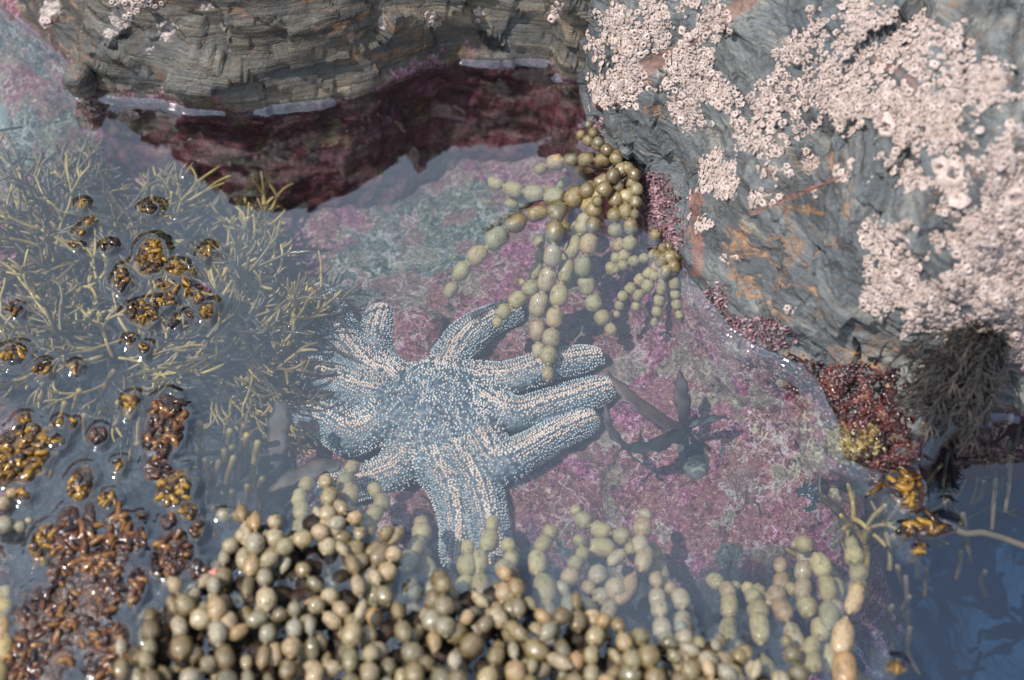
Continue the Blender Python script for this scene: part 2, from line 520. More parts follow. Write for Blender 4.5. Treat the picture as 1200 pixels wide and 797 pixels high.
def axis(lo, hi, step, far):
    a = np.arange(lo, hi, step)
    g, s, left, right = step, step, [], []
    x0, x1 = lo, hi
    while x1 < far:
        s *= 1.25
        x0 -= s; x1 += s
        left.append(x0); right.append(x1)
    return np.concatenate([np.array(left[::-1]), a, np.array(right)])


def blob_attr(x, y, blobs, z=-.07):
    out = np.zeros_like(x)
    for px, py, r, a in blobs:
        c = P(px, py, z)
        rr = r / 1850.0
        out += a * np.exp(-((x - c[0]) ** 2 + ((y - c[1]) * .85) ** 2) / (rr * rr))
    return out


gx, gy = axis(-.46, .46, .00155, 4.0), axis(-.31, .40, .00155, 4.0)
X, Y = np.meshgrid(gx, gy, indexing='ij')
Z = floor_base(X, Y)
Q = np.stack([X, Y, np.zeros_like(X)], -1)
near = np.exp(-np.maximum(np.maximum(np.abs(X) - .6, np.abs(Y) - .5), 0) * 2)
rough = .011 * fbm(Q, 14, 4, 3) + .0065 * np.abs(fbm(Q, 40, 4, 9)) + .0022 * fbm(Q, 110, 3, 21) + .0016 * np.maximum(fbm(Q, 240, 2, 25) - .1, 0)
ledge = np.tanh(fbm(Q, 9, 2, 40) * 6) * .006
Z = Z + rough + ledge + (1 - near) * .15 * fbm(Q, 1.6, 4, 5)
# a dip under the sea star so that it lies on the stone
Z += 0.0
sea_me = mesh_np('seabed', np.stack([X, Y, Z], -1).reshape(-1, 3), grid_faces(len(gx), len(gy)))
green = blob_attr(X, Y, [(440, 290, 75, .9), (500, 240, 80, .75), (420, 350, 45, 1.0), (560, 220, 60, .6), (50, 170, 70, .8), (120, 120, 50, .5), (150, 230, 60, .5), (880, 480, 35, .3),
    (870, 560, 40, .35), (660, 640, 25, .3), (850, 650, 22, .5), (60, 320, 70, .5), (240, 520, 60, .5), (120, 480, 80, .6), (420, 330, 40, .8), (350, 180, 60, .3)]) + .12
cream = blob_attr(X, Y, [(900, 540, 50, .20), (940, 560, 32, .30), (830, 470, 35, .2), (880, 500, 40, .2), (110, 160, 45, .35), (970, 590, 22, .5), (740, 650, 35, .22), (760, 620, 40, .25), (650, 575, 26, .35),
    (420, 360, 30, .35), (790, 470, 30, .2), (60, 140, 40, .3)])
darkp = blob_attr(X, Y, [(955, 545, 24, .55), (945, 600, 24, .62), (870, 620, 15, .3), (810, 500, 25, .25), (480, 250, 55, .36), (560, 260, 50, .34), (440, 310, 40, .30), (660, 565, 12, .5), (880, 560, 18, .25), (930, 630, 22, .3)])
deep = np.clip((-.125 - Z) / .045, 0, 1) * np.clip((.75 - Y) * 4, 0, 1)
crim = blob_attr(X, Y, [(250, 190, 70, .8), (330, 200, 70, .9), (450, 180, 70, .9), (560, 150, 70, .9), (650, 150, 60, .9), (400, 130, 90, .9), (560, 90, 90, .9), (180, 150, 40, .6), (1180, 520, 40, .8)], -.10)
under_weed = blob_attr(X, Y, [(150, 370, 110, .8), (230, 430, 90, .8), (60, 430, 90, .7), (120, 500, 80, .45), (250, 500, 70, .5), (60, 600, 90, .6), (180, 640, 80, .7), (320, 560, 50, .5), (330, 440, 40, .6), (100, 720, 110, .9), (300, 700, 120, .9), (480, 740, 100, .9), (520, 690, 50, .5), (650, 780, 110, .9), (800, 760, 80, .8), (880, 740, 60, .6), (930, 690, 50, .5), (560, 200, 50, .3), (470, 220, 40, .3)], -.09)
for nme, a in (('under_weed', under_weed), ('green', green), ('cream', cream), ('dark', darkp), ('deep', deep), ('crimson', np.clip(crim, 0, 1))):
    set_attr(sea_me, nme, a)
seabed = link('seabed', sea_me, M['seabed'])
tag(seabed, 'pink and grey encrusted rock bed of the tide pool', None, None, 'structure')
SEA_BVH = None


def floor_z(x, y):
    i = int(np.clip(np.searchsorted(gx, x), 1, len(gx) - 1)); j = int(np.clip(np.searchsorted(gy, y), 1, len(gy) - 1))
    return float(Z[i, j])


def PF(px, py, dz=0.0):
    """the point dz above the seabed seen at (px, py)"""
    z = -.08
    for _ in range(6):
        q = P(px, py, z)
        z = floor_z(q[0], q[1]) + dz
    return P(px, py, z)


# ------------------------------------------------------------------ rocks
def loft(rails, nu, nvs):
    """rails: list of (m,3) arrays; each smoothed to nu points, joined by Catmull-Rom across"""
    rl = np.stack([smooth_path(r, nu) for r in rails])        # rails, nu, 3
    nr = len(rl)
    ext = np.concatenate([(2 * rl[0] - rl[1])[None], rl, (2 * rl[-1] - rl[-2])[None]])
    out = []
    for k in range(nr - 1):
        for s in range(nvs[k]):
            f = s / nvs[k]
            p0, p1, p2, p3 = ext[k], ext[k + 1], ext[k + 2], ext[k + 3]
            # damped tangents keep the face crisp
            cr = 0.5 * (2 * p1 + (p2 - p0) * f + (2 * p0 - 5 * p1 + 4 * p2 - p3) * f ** 2 + (3 * p1 - p0 - 3 * p2 + p3) * f ** 3)
            ln = p1 * (1 - f) + p2 * f
            out.append(cr * .35 + ln * .65)
    out.append(rl[-1])
    return np.stack(out, 1)        # nu, nv, 3


def grid_normals(G):
    du = np.gradient(G, axis=0); dv = np.gradient(G, axis=1)
    n = np.cross(du, dv)
    return n / (np.linalg.norm(n, axis=-1, keepdims=True) + 1e-12)


def facets(G, ncell, tilt, step, seed, stretch=(1, 1, 1)):
    """broken, blocky relief: every cell is a plane of its own"""
    rg = np.random.default_rng(seed)
    S = np.array(stretch)
    pts = G.reshape(-1, 3)
    sel = rg.choice(len(pts), ncell, replace=False)
    c = pts[sel] * S
    W = pts + .010 * np.stack([fbm(pts, 30, 3, seed + 5), fbm(pts, 30, 3, seed + 6), fbm(pts, 30, 3, seed + 7)], -1)
    W = W * S
    best = np.full(len(pts), 1e9); idx = np.zeros(len(pts), int)
    for k in range(ncell):
        d = ((W - c[k]) ** 2).sum(1)
        m = d < best
        best[m] = d[m]; idx[m] = k
    tl = rg.normal(size=(ncell, 3)) * tilt
    of = rg.normal(size=ncell) * step
    h = of[idx] + ((pts - pts[sel][idx]) * tl[idx]).sum(1)
    return h.reshape(G.shape[:2])


def taper(u, v):
    return u


def make_rock(name, rails, nu, nvs, mat, seed, rot, amp=1.0, flip=False):
    G = loft(rails, nu, nvs)
    N = grid_normals(G)
    if N[..., 2].mean() < 0: N = -N
    Rm = np.array(Euler(rot).to_matrix())
    S = G @ Rm                                               # into strata space
    strata = np.tanh(2.2 * fbm(S * np.array([6, 14, 70]), 1.0, 5, seed + 60))
    strata2 = fbm(S * np.array([10, 25, 170]), 1.0, 3, seed + 70)
    h = (.0060 if name == 'boulder' else .0042) * fbm(G, 14, 3, seed) + .0009 * strata + .0006 * strata2 + .0011 * fbm(G, 110, 3, seed + 9)
    h += facets(S, 55, .10, .0008, seed + 3, (.8, 1, 2.0)) + facets(S, 260, .13, .0006, seed + 4, (.8, 1, 2.0)) + facets(S, 1300, .10, .00015, seed + 8, (.9, 1, 2.0))
    h += .0016 * (1 - 2 * np.abs(fbm(S * np.array([9, 16, 30]), 1.0, 3, seed + 80)))
    # keep the traced waterline
    k = np.clip(np.abs(G[..., 2]) / .012, .25, 1)
    h = h * k * amp
    sub = np.clip((-G[..., 2]) / .02, 0, 1)
    h = h * (1 - .8 * sub) * 1.0
    h += sub * (.006 * fbm(G, 45, 4, seed + 30) + .003 * fbm(G, 130, 3, seed + 33))
    G = G + N * h[..., None]
    return G


# --- the long slab along the top of the pool
W1 = [(-420, -330), (-200, -160), (-60, -45), (10, 12), (52, 44), (84, 84), (90, 106), (118, 112), (170, 118), (260, 130), (330, 126), (420, 114), (470, 92), (512, 77), (570, 74), (640, 75), (657, 92), (700, 95), (745, 100), (800, 70), (900, 20)]
RIM1 = [.05, .05, .045, .035, .042, .028, .040, .078, .122, .158, .160, .142, .126, .128, .130, .122, .118, .115, .11, .10, .10]
w = np.array([P(a, b, 0) for a, b in W1])
tan = np.gradient(smooth_path(w, len(w)), axis=0)
nrm = np.stack([-tan[:, 1], tan[:, 0], np.zeros(len(w))], 1)
nrm /= np.linalg.norm(nrm, axis=1)[:, None]
G0 = np.array([0.02, 1.0, 0])


def off(k, s, z):
    d = nrm * (1 - k) + G0 * k
    d /= np.linalg.norm(d, axis=1)[:, None]
    q = w + d * np.broadcast_to(np.asarray(s, float), (len(w),))[:, None]
    q[:, 2] = z
    return q


rim = np.array(RIM1)
rails1 = [off(.3, -.030, -.20), off(.3, -.014, -.11), off(.2, .004, -.03), off(.2, 0.0, 0.0), off(.35, .012, rim * .35), off(.5, .03, rim * .78), off(.6, .048, rim), off(.8, .11, rim + .012), off(1, .30, .15), off(1, .60, .22), off(1, 1.0, .22), off(1, 1.1, -.25)]
S1 = make_rock('slab', rails1, 620, [8, 26, 26, 12, 30, 34, 26, 34, 40, 16, 8], M['slab'], 100, (0, R(18), R(6)))


DENS = [(745, 60, 45, 55, 1.0), (715, 30, 20, 30, .8), (712, 112, 14, 22, .8), (780, 100, 60, 22, .9), (770, 20, 30, 25, .7), (815, 30, 40, 40, .35), (850, 95, 45, 35, 1.0), (885, 140, 40, 50, 1.05), (905, 190, 48, 38, 1.1), (850, 215, 28, 28, .9), (825, 250, 14, 20, .6), (808, 125, 22, 16, .7), (795, 140, 10, 14, .5),
        (960, 60, 60, 60, .85), (1010, 20, 45, 45, .8), (1060, 40, 60, 40, .8), (1030, 95, 60, 40, .9), (980, 130, 60, 40, .75), (1080, 120, 50, 40, .9), (1140, 110, 60, 60, .8), (1180, 190, 60, 60, 1.1), (1120, 210, 55, 45, 1.1), (1060, 270, 50, 26, .9), (1150, 290, 70, 60, 1.2), (1090, 330, 60, 45, 1.15), (1180, 380, 50, 40, 1.0), (1025, 345, 34, 26, .95), (1000, 325, 18, 14, .6),
        (970, 185, 40, 16, .45), (1010, 200, 50, 30, .35), (1060, 180, 40, 30, .4), (900, 235, 30, 12, .5), (985, 245, 22, 12, .6), (862, 300, 12, 9, .9), (923, 362, 10, 8, .8), (1140, 400, 50, 20, .8), (930, 60, 18, 30, .4)]
BARE = [(905, 25, 30, 30, 1.2), (880, 190, 12, 10, .8), (1060, 95, 22, 16, .8), (1110, 305, 22, 14, .9), (1165, 40, 30, 20, .8), (1125, 130, 12, 12, .6)]


def dens2(px, py):
    o = np.zeros_like(px)
    for (x, y, a, b, s) in DENS: o += s * np.exp(-((px - x) / a) ** 2 - ((py - y) / b) ** 2)
    o = np.minimum(o, 1.25)
    for (x, y, a, b, s) in BARE: o -= s * np.exp(-((px - x) / a) ** 2 - ((py - y) / b) ** 2)
    o = np.where((px > 1200), .8, o)
    return np.where((px < 1330) & (py > -120), o, -1)


def dens1(px, py):
    o = np.zeros_like(px)
    for (x, y, a, b, s) in [(143, 18, 14, 18, 1), (160, 0, 20, 12, 1), (60, 8, 14, 12, .9), (195, 35, 14, 16, .8), (255, 68, 8, 8, 1), (128, 40, 8, 6, .9), (505, 22, 10, 9, 1), (448, 30, 8, 14, .8), (650, 15, 9, 8, 1), (562, 14, 8, 6, .8), (52, 25, 8, 10, .7), (715, 25, 22, 40, 1.1), (735, 60, 30, 40, 1.1), (262, 30, 8, 6, .6), (175, 60, 10, 6, .5), (240, 8, 14, 6, .6), (90, 90, 0.1, .1, 0)]:
        o += s * np.exp(-((px - x) / a) ** 2 - ((py - y) / b) ** 2)
    return o


def rock_object(name, G, mat, label, reds=()):
    nu, nv = G.shape[:2]
    me = mesh_np(name, G.reshape(-1, 3), grid_faces(nu, nv))
    z = G[..., 2]
    lown = fbm(G, 22, 3, 77)
    crust = np.clip(1 - (z - .001) / np.maximum(.012 + .030 * lown, .003), 0, 1)
    set_attr(me, 'crust', crust * .75)
    set_attr(me, 'sub', np.clip((.000 - z) / .006, 0, 1))
    set_attr(me, 'wet', np.clip((.018 - z) / .012, 0, 1))
    px, py = proj(G)
    set_attr(me, 'crim', np.clip((760 - px) / 40, 0, 1) + np.clip((px - 1010) / 40, 0, 1) if name == 'boulder' else np.clip((px - 105) / 30, 0, 1))
    barn = (dens2 if name == 'boulder' else dens1)(px, py)
    if name == 'boulder': barn = barn + np.where(barn > -.5, 1.0, 0) * (fbm(G, 42, 3, 55) * 1.5 - .75)
    barn = np.where(np.maximum((dens2 if name == 'boulder' else dens1)(px, py), 0) > .12, np.clip(barn, 0, .8), 0) * (z > .012)
    set_attr(me, 'barn', barn)
    set_attr(me, 'cream', blob_attr(G[..., 0], G[..., 1], [(900, 540, 50, .22), (940, 560, 32, .25), (880, 470, 40, .2), (930, 500, 40, .22), (850, 430, 30, .15), (960, 520, 30, .2)], -.03))
    set_attr(me, 'dark', blob_attr(G[..., 0], G[..., 1], [(955, 545, 24, .45), (905, 440, 20, .4), (870, 420, 30, .4), (820, 400, 40, .25)], -.03))
    set_attr(me, 'green', blob_attr(G[..., 0], G[..., 1], [(40, 90, 50, .9), (90, 150, 50, .7), (0, 60, 60, .8)], -.05) + .05)
    red = np.zeros_like(z)
    for (ax, ay, bx, by, wd) in reds:
        t = np.clip(((px - ax) * (bx - ax) + (py - ay) * (by - ay)) / ((bx - ax) ** 2 + (by - ay) ** 2), 0, 1)
        d = np.hypot(px - ax - t * (bx - ax), py - ay - t * (by - ay))
        red = np.maximum(red, np.clip(1.3 - d / wd, 0, 1))
    set_attr(me, 'red', red)
    o = link(name, me, mat)
    if (np.mean([me.polygons[i].normal.z for i in range(0, len(me.polygons), 301)])) < 0:
        me.flip_normals()
    m = np.abs(z) < .0016
    for q in G[m][::3]:
        k_ = float(fbm(q[None], 26, 3, 91)[0])
        if k_ > -.12: STAMPS.append((q[0], q[1], .0002 + .0040 * max(0, min(1, k_ + .25)), .0046))
    return tag(o, label, 'rock')


slab = rock_object('rock_slab', S1, M['slab'], 'dark grey layered rock slab with rusty cracks along the top of the pool')

# --- the big barnacled boulder on the right
RA = [[(690, 60), (690, 110), (697, 168), (722, 188), (757, 206), (770, 250), (800, 310), (832, 357), (882, 408), (945, 440), (975, 490), (1000, 548), (1055, 556), (1100, 500), (1180, 484), (1300, 470), (1500, 430)],
      [(690, 40, .05), (702, 85, .04), (706, 130, .032), (735, 172, .026), (768, 192, .020), (803, 225, .020), (818, 285, .020), (852, 335, .020), (902, 378, .020), (970, 402, .022), (1010, 410, .025), (1040, 415, .03), (1070, 415, .035), (1100, 415, .04), (1170, 415, .045), (1300, 400, .05), (1500, 360, .05)],
      [(700, -20, .09), (725, 20, .085), (750, 60, .08), (790, 100, .075), (830, 125, .07), (870, 165, .07), (890, 215, .07), (930, 250, .07), (975, 290, .075), (1020, 320, .08), (1060, 335, .085), (1090, 345, .09), (1120, 350, .09), (1150, 350, .09), (1200, 345, .095), (1320, 330, .10), (1520, 290, .10)],
      [(740, -120, .13), (790, -90, .13), (840, -60, .13), (890, -30, .13), (930, 0, .135), (970, 30, .14), (1010, 60, .145), (1050, 90, .15), (1090, 110, .155), (1130, 125, .16), (1160, 135, .165), (1190, 145, .17), (1220, 150, .17), (1250, 150, .17), (1300, 150, .17), (1400, 140, .17), (1600, 110, .17)]]
wl = np.array([P(a, b, 0) for a, b in RA[0]])
r2 = np.array([P(*q) for q in RA[1]])
r3 = np.array([P(*q) for q in RA[2]])
r4 = np.array([P(*q) for q in RA[3]])
inw = (r3 - wl) * np.array([1, 1, 0])
inw /= np.linalg.norm(inw, axis=1)[:, None]
b0 = wl - inw * .035; b0[:, 2] = -.24
b1 = wl - inw * .016; b1[:, 2] = -.06
b1[12:, 2] = -.10
for k_ in range(11, 17):
    b1[k_] = wl[k_] + inw[k_] * .022; b1[k_, 2] = -.05
    b0[k_] = wl[k_] + inw[k_] * .10; b0[k_, 2] = -.30
r5 = r4 + np.array([.14, .22, .05]); r6 = r5 + np.array([.35, .35, .02]); r7 = r6 + np.array([.12, .12, -.5])
rails2 = [b0, b1, wl, r2, r3, r4, r5, r6, r7]
S2 = make_rock('boulder', rails2, 560, [14, 22, 40, 70, 80, 50, 18, 10], M['boulder'], 300, (R(8), R(30), R(-10)), 1.0)
REDS = [(700, 120, 880, 0, 12), (705, 100, 790, 60, 9), (815, 230, 818, 320, 10), (880, 250, 990, 205, 5), (1030, 70, 1085, 110, 9), (700, 95, 760, 95, 6)]
boulder = rock_object('boulder', S2, M['boulder'], 'big grey boulder crusted with pink white barnacles on the right', REDS)

# --- small knob of rock at the left end of the slab
def pebble(name, px, py, z, sx, sy, sz, rz, mat, label, seed):
    nu, nv = 48, 24
    a = np.linspace(0, 2 * math.pi, nu + 1)[:-1]
    b = np.linspace(-math.pi / 2 + .05, math.pi / 2 - .05, nv)
    A, B = np.meshgrid(a, b, indexing='ij')
    sg = lambda t, e: np.sign(t) * np.abs(t) ** e
    V = np.stack([sg(np.cos(B), .6) * sg(np.cos(A), .7) * sx, sg(np.cos(B), .6) * sg(np.sin(A), .7) * sy, sg(np.sin(B), .6) * sz], -1)
    V *= (1 + .12 * fbm(V / max(sx, sy), 1.6, 3, seed))[..., None]
    V += (.10 * sx * fbm(V, 160, 3, seed + 2))[..., None] * .5
    V = V.reshape(-1, 3) @ np.array(Euler((R(12), R(-8), rz)).to_matrix()).T + P(px, py, z)
    F = []
    for i in range(nu):
        for j in range(nv - 1):
            i2 = (i + 1) % nu
            F.append((i * nv + j, i2 * nv + j, i2 * nv + j + 1, i * nv + j + 1))
    mb = MB(); mb.add(V, F)
    mb.add(np.array([V[0::nv].mean(0), V[nv - 1::nv].mean(0)]), [])
    n0 = nu * nv
    for i in range(nu):
        i2 = (i + 1) % nu
        mb.f.append((n0, i2 * nv, i * nv)); mb.f.append((n0 + 1, i * nv + nv - 1, i2 * nv + nv - 1))
    me = mb.mesh(name)
    for nme in ('crust', 'sub', 'wet', 'red', 'crim'):
        set_attr(me, nme, np.clip((.003 - np.array([v[2] for v in np.concatenate(mb.v)])) / .006, 0, 1) if nme in ('sub', 'crust') else np.zeros(len(me.vertices)))
    o = link(name, me, mat)
    return tag(o, label, 'rock')


pebble('knob_of_rock', 94, 94, .016, .0095, .0105, .012, R(-15), M['slab'], 'small squarish grey stone jutting from the left end of the dark slab', 5)


# ------------------------------------------------------------------ barnacles
def barnacle_mesh(seed):
    rg = np.random.default_rng(seed)
    seg = 12
    prof = [(1.08, -.15), (.97, .10), (.82, .34), (.66, .50), (.52, .56), (.42, .46), (.33, .05), (.05, -.10)]
    ph = rg.uniform(0, 6.28)
    lob = rg.choice([4, 5, 6])
    V, F = [], []
    for k, (r, z) in enumerate(prof):
        for s in range(seg):
            a = 2 * math.pi * s / seg
            m = 1 + .12 * math.cos(lob * a + ph) + .07 * math.cos(2 * a + ph * 2) + rg.uniform(-.05, .05)
            zz = z * (1 + rg.uniform(-.05, .05)) + (.05 * math.cos(2 * a + ph) if k > 1 else 0)
            V.append((r * m * math.cos(a), r * m * math.sin(a) * (.9 if k > 3 else 1), zz))
    for k in range(len(prof) - 1):
        for s in range(seg):
            s2 = (s + 1) % seg
            F.append((k * seg + s, k * seg + s2, (k + 1) * seg + s2, (k + 1) * seg + s))
    F.append(tuple((len(prof) - 1) * seg + s for s in range(seg)))
    mb = MB(); mb.add(V, F)
    return mb


BARN = [barnacle_mesh(s) for s in range(7)]
def sample_rock(G, density_fn, tries, seed, spacing, rmin, rmax, zmin=.012):
    rg = np.random.default_rng(seed)
    N = grid_normals(G)
    for _ in range(6): N = N + np.roll(N, 1, 0) + np.roll(N, -1, 0) + np.roll(N, 1, 1) + np.roll(N, -1, 1)
    N /= np.linalg.norm(N, axis=-1, keepdims=True)
    if N[..., 2].mean() < 0: N = -N
    nu, nv = G.shape[:2]
    area = np.linalg.norm(np.cross(np.gradient(G, axis=0), np.gradient(G, axis=1)), axis=-1)
    px, py = proj(G)
    d = np.where((G[..., 2] > zmin) & (N[..., 2] > -.2), density_fn(px, py), 0)
    nz = fbm(G, 42, 3, seed + 50)
    d = np.where(d > .12, np.clip(d + nz * 1.5 + .5 * fbm(G, 130, 2, seed + 51) - .68, 0, 1), 0) * area
    pr = (d / d.sum()).ravel()
    idx = rg.choice(nu * nv, tries, p=pr)
    pts, keep = [], {}
    cell = spacing * 2
    for i in idx:
        q = G.reshape(-1, 3)[i] + rg.normal(size=3) * .0007
        r = rmin + (rmax - rmin) * rg.random() ** 2.6
        # barnacles on the high right shoulder are fewer and bigger
        key = tuple((q // cell).astype(int))
        ok = True
        for a in (-1, 0, 1):
            for b in (-1, 0, 1):
                for c in (-1, 0, 1):
                    for (q2, rr) in keep.get((key[0] + a, key[1] + b, key[2] + c), ()):
                        if np.linalg.norm(q - q2) < (r + rr) * .60:
                            ok = False
                            break
        if ok:
            keep.setdefault(key, []).append((q, r))
            pts.append((q, N.reshape(-1, 3)[i], r))
    return pts


bp = [(q, n, r) for q, n, r in sample_rock(S2, dens2, 70000, 5, .005, .0009, .0030)]
bp += sample_rock(S1, dens1, 1500, 6, .006, .0018, .0034)
BIG = [(1118, 203, .0085), (1040, 148, .0075), (1168, 95, .0070), (1190, 230, .0075), (1103, 196, .006), (1123, 235, .006)]
NS2 = grid_normals(S2)
if NS2[..., 2].mean() < 0: NS2 = -NS2
qx, qy = proj(S2)


def near_rock(px, py, G=None):
    m = np.argmin((qx - px) ** 2 + (qy - py) ** 2 + (S2[..., 2] < 0) * 1e6)
    return S2.reshape(-1, 3)[m], NS2.reshape(-1, 3)[m]


def shown(e):
    x, y = proj(e[0])
    if not (0 < x < 1200 and 0 < y < 797): return -1
    return e[2] / np.linalg.norm(e[0] - CAM) * max(.2, float(np.dot(e[1], (CAM - e[0]) / np.linalg.norm(CAM - e[0]))))


bp.sort(key=shown, reverse=True)


def frame_of(n):
    z = Vector(n).normalized()
    return z.to_track_quat('Z', 'Y').to_matrix()


bmeshes = [b.mesh('barnacle') for b in BARN]
for me in bmeshes:
    me.materials.append(M['barnacle'])
    set_attr(me, 'hole', (np.arange(96) >= 80) * .9)


def one_barnacle(q, n, r, label, group=None):
    o = bpy.data.objects.new('barnacle', random.choice(bmeshes))
    COL.objects.link(o)
    rot = frame_of(n + RNG.normal(size=3) * .12) @ Matrix.Rotation(random.uniform(0, 6.28), 3, 'Z')
    o.matrix_world = Matrix.Translation(Vector(q)) @ rot.to_4x4() @ Matrix.Diagonal((r, r, r * random.uniform(.65, 1.05), 1))
    return tag(o, label, 'barnacle', group)


BIGLAB = ['largest barnacle on the right rock face with a dark open hole', 'pale cone barnacle high on the boulder beside a violet bare patch',
          'bright white rounded barnacle near the upper right corner', 'large cream barnacle at the right edge of the boulder', 'pale barnacle just left of the dark holed one', 'pale barnacle just below the dark holed one']
for (x, y, r), lb in zip(BIG, BIGLAB):
    q, n = near_rock(x, y)
    one_barnacle(q, n, r, lb)
IND = 290
for k, (q, n, r) in enumerate(bp[:IND]):
    x, y = proj(q)
    if x < 690:
        one_barnacle(q, n, r, 'small pinkish white barnacle on the dark layered slab', 'barnacles on the dark slab')
    else:
        one_barnacle(q, n, r, 'pinkish white barnacle packed in the crust on the boulder', 'barnacles crusting the boulder')
mb = MB()
rr = random.Random(3)
for (q, n, r) in bp[IND:]:
    b = rr.choice(BARN)
    Rm = np.array(frame_of(n + RNG.normal(size=3) * .12) @ Matrix.Rotation(rr.uniform(0, 6.28), 3, 'Z'))
    mb.add(np.concatenate(b.v) * np.array([r, r, r * rr.uniform(.4, .8)]) @ Rm.T + q, b.f)
bc = mb.build('barnacle_crust', M['barnacle'])
set_attr(bc.data, 'hole', np.tile((np.arange(96) >= 80) * .9, len(bp) - IND))
tag(bc, 'crust of countless small pinkish white barnacles over the boulder', 'barnacle crust', None, 'stuff')
print('barnacles', len(bp))

# ------------------------------------------------------------------ sea star
def star_pts(lst, z0, z1):
    out = []
    for k, (a, b) in enumerate(lst):
        f = k / (len(lst) - 1)
        q = PF(a, b, z0 * (1 - f) + z1 * f)
        out.append(q)
    return np.array(out)


CEN = (505, 484)
ARMS = [[CEN, (462, 452), (428, 430), (402, 400), (386, 366), (370, 338)],
        [CEN, (470, 455), (440, 425), (440, 392), (450, 360)],
        [CEN, (452, 466), (408, 452), (366, 436), (322, 420)],
        [CEN, (458, 486), (414, 508), (384, 490), (336, 482)],
        [CEN, (484, 512), (464, 550), (420, 566), (372, 576)],
        [CEN, (510, 535), (528, 570), (538, 615), (534, 668)],
        [CEN, (538, 530), (562, 572), (574, 618), (577, 668)],
        [CEN, (550, 500), (582, 540), (612, 530), (652, 508), (699, 488)],
        [CEN, (550, 468), (600, 486), (648, 474), (721, 451)],
        [CEN, (540, 450), (592, 446), (645, 427), (708, 418)],
        [CEN, (520, 440), (538, 405), (568, 378), (612, 362)]]
ARMW = [1.16, 1.05, 1.12, 1.16, 1.06, 1.06, 1.06, 1.06, 1.08, 1.06, 1.02]
star_tmp = MB()
arm_paths = []
for lst, wd in zip(ARMS, ARMW):
    c = star_pts(lst, .020, .006)
    p = smooth_path(c, 40)
    s = np.linspace(0, 1, 40)
    rad = wd * (.0165 * (1 - s) ** .85 + .0096 * s) * (1 + .05 * np.sin(s * 9 + wd * 40)) * np.where(s > .9, np.sqrt(np.maximum(1 - ((s - .9) / .1) ** 2 * .75, .05)), 1)
    # rest on the stone
    for k in range(40):
        zf = floor_z(p[k, 0], p[k, 1])
        p[k, 2] = .35 * p[k, 2] + .65 * max(p[k, 2], zf + rad[k] * .35)
    ker = np.ones(7) / 7
    p[:, 2] = np.convolve(np.pad(p[:, 2], 3, 'edge'), ker, 'valid')
    arm_paths.append((p, rad))
    star_tmp.tube(p, rad, 16, .66)
cc = PF(505, 484, .012)
a = np.linspace(0, 2 * math.pi, 33)[:-1]
ring = []
for k in range(9):
    th = -.6 + k / 8 * (math.pi / 2 + .55)
    for s in a: ring.append(cc + np.array([.043 * math.cos(th) * math.cos(s), .041 * math.cos(th) * math.sin(s), .021 * math.sin(th)]))
Fd = [(k * 32 + s, k * 32 + (s + 1) % 32, (k + 1) * 32 + (s + 1) % 32, (k + 1) * 32 + s) for k in range(8) for s in range(32)]
Fd.append(tuple(range(31, -1, -1))); Fd.append(tuple(8 * 32 + s for s in range(32)))
star_tmp.add(np.array(ring), Fd)
tmp = star_tmp.build('star_tmp', None)
md = tmp.modifiers.new('r', 'REMESH'); md.mode = 'VOXEL'; md.voxel_size = .0013
ms = tmp.modifiers.new('s', 'SMOOTH'); ms.factor = .5; ms.iterations = 5
dg = bpy.context.evaluated_depsgraph_get()
star_me = bpy.data.meshes.new_from_object(tmp.evaluated_get(dg))
bpy.data.objects.remove(tmp)
star_me.polygons.foreach_set('use_smooth', np.full(len(star_me.polygons), True))
star_me.materials.clear()
star = thing('sea_star', 'big many-armed blue grey sea star with rows of pale spines', 'sea star', (0, 0, 0))
star.location = Vector(cc)
body = link('body', star_me, M['star_skin'], star)
star_me.transform(Matrix.Translation(-Vector(cc)))
bvh = BVHTree.FromPolygons([v.co + Vector(cc) for v in star_me.vertices], [tuple(p.vertices) for p in star_me.polygons])


def dome(mb, q, n, r, hgt):
    Rm = np.array(frame_of(n))
    V = [(0, 0, hgt)]
    for k, (rr_, z) in enumerate(((.62, .72 * hgt), (1.0, 0.0), (.8, -.6 * hgt))):
        for s in range(6):
            an = s * math.pi / 3 + k * .5
            V.append((rr_ * r * math.cos(an), rr_ * r * math.sin(an), z))
    F = [(0, 1 + s, 1 + (s + 1) % 6) for s in range(6)]
    for k in range(2):
        for s in range(6):
            F.append((1 + k * 6 + s, 7 + k * 6 + s, 7 + k * 6 + (s + 1) % 6, 1 + k * 6 + (s + 1) % 6))
    mb.add(np.array(V) @ Rm.T + q, F)


pk, wt = MB(), MB()
ccv = np.array(cc)
occ = {}


def free(q, d):
    key = tuple(np.floor(q / .003).astype(int))
    for i in (-1, 0, 1):
        for j in (-1, 0, 1):
            for k in (-1, 0, 1):
                for q2 in occ.get((key[0] + i, key[1] + j, key[2] + k), ()):
                    if np.linalg.norm(q - q2) < d: return False
    occ.setdefault(key, []).append(q)
    return True


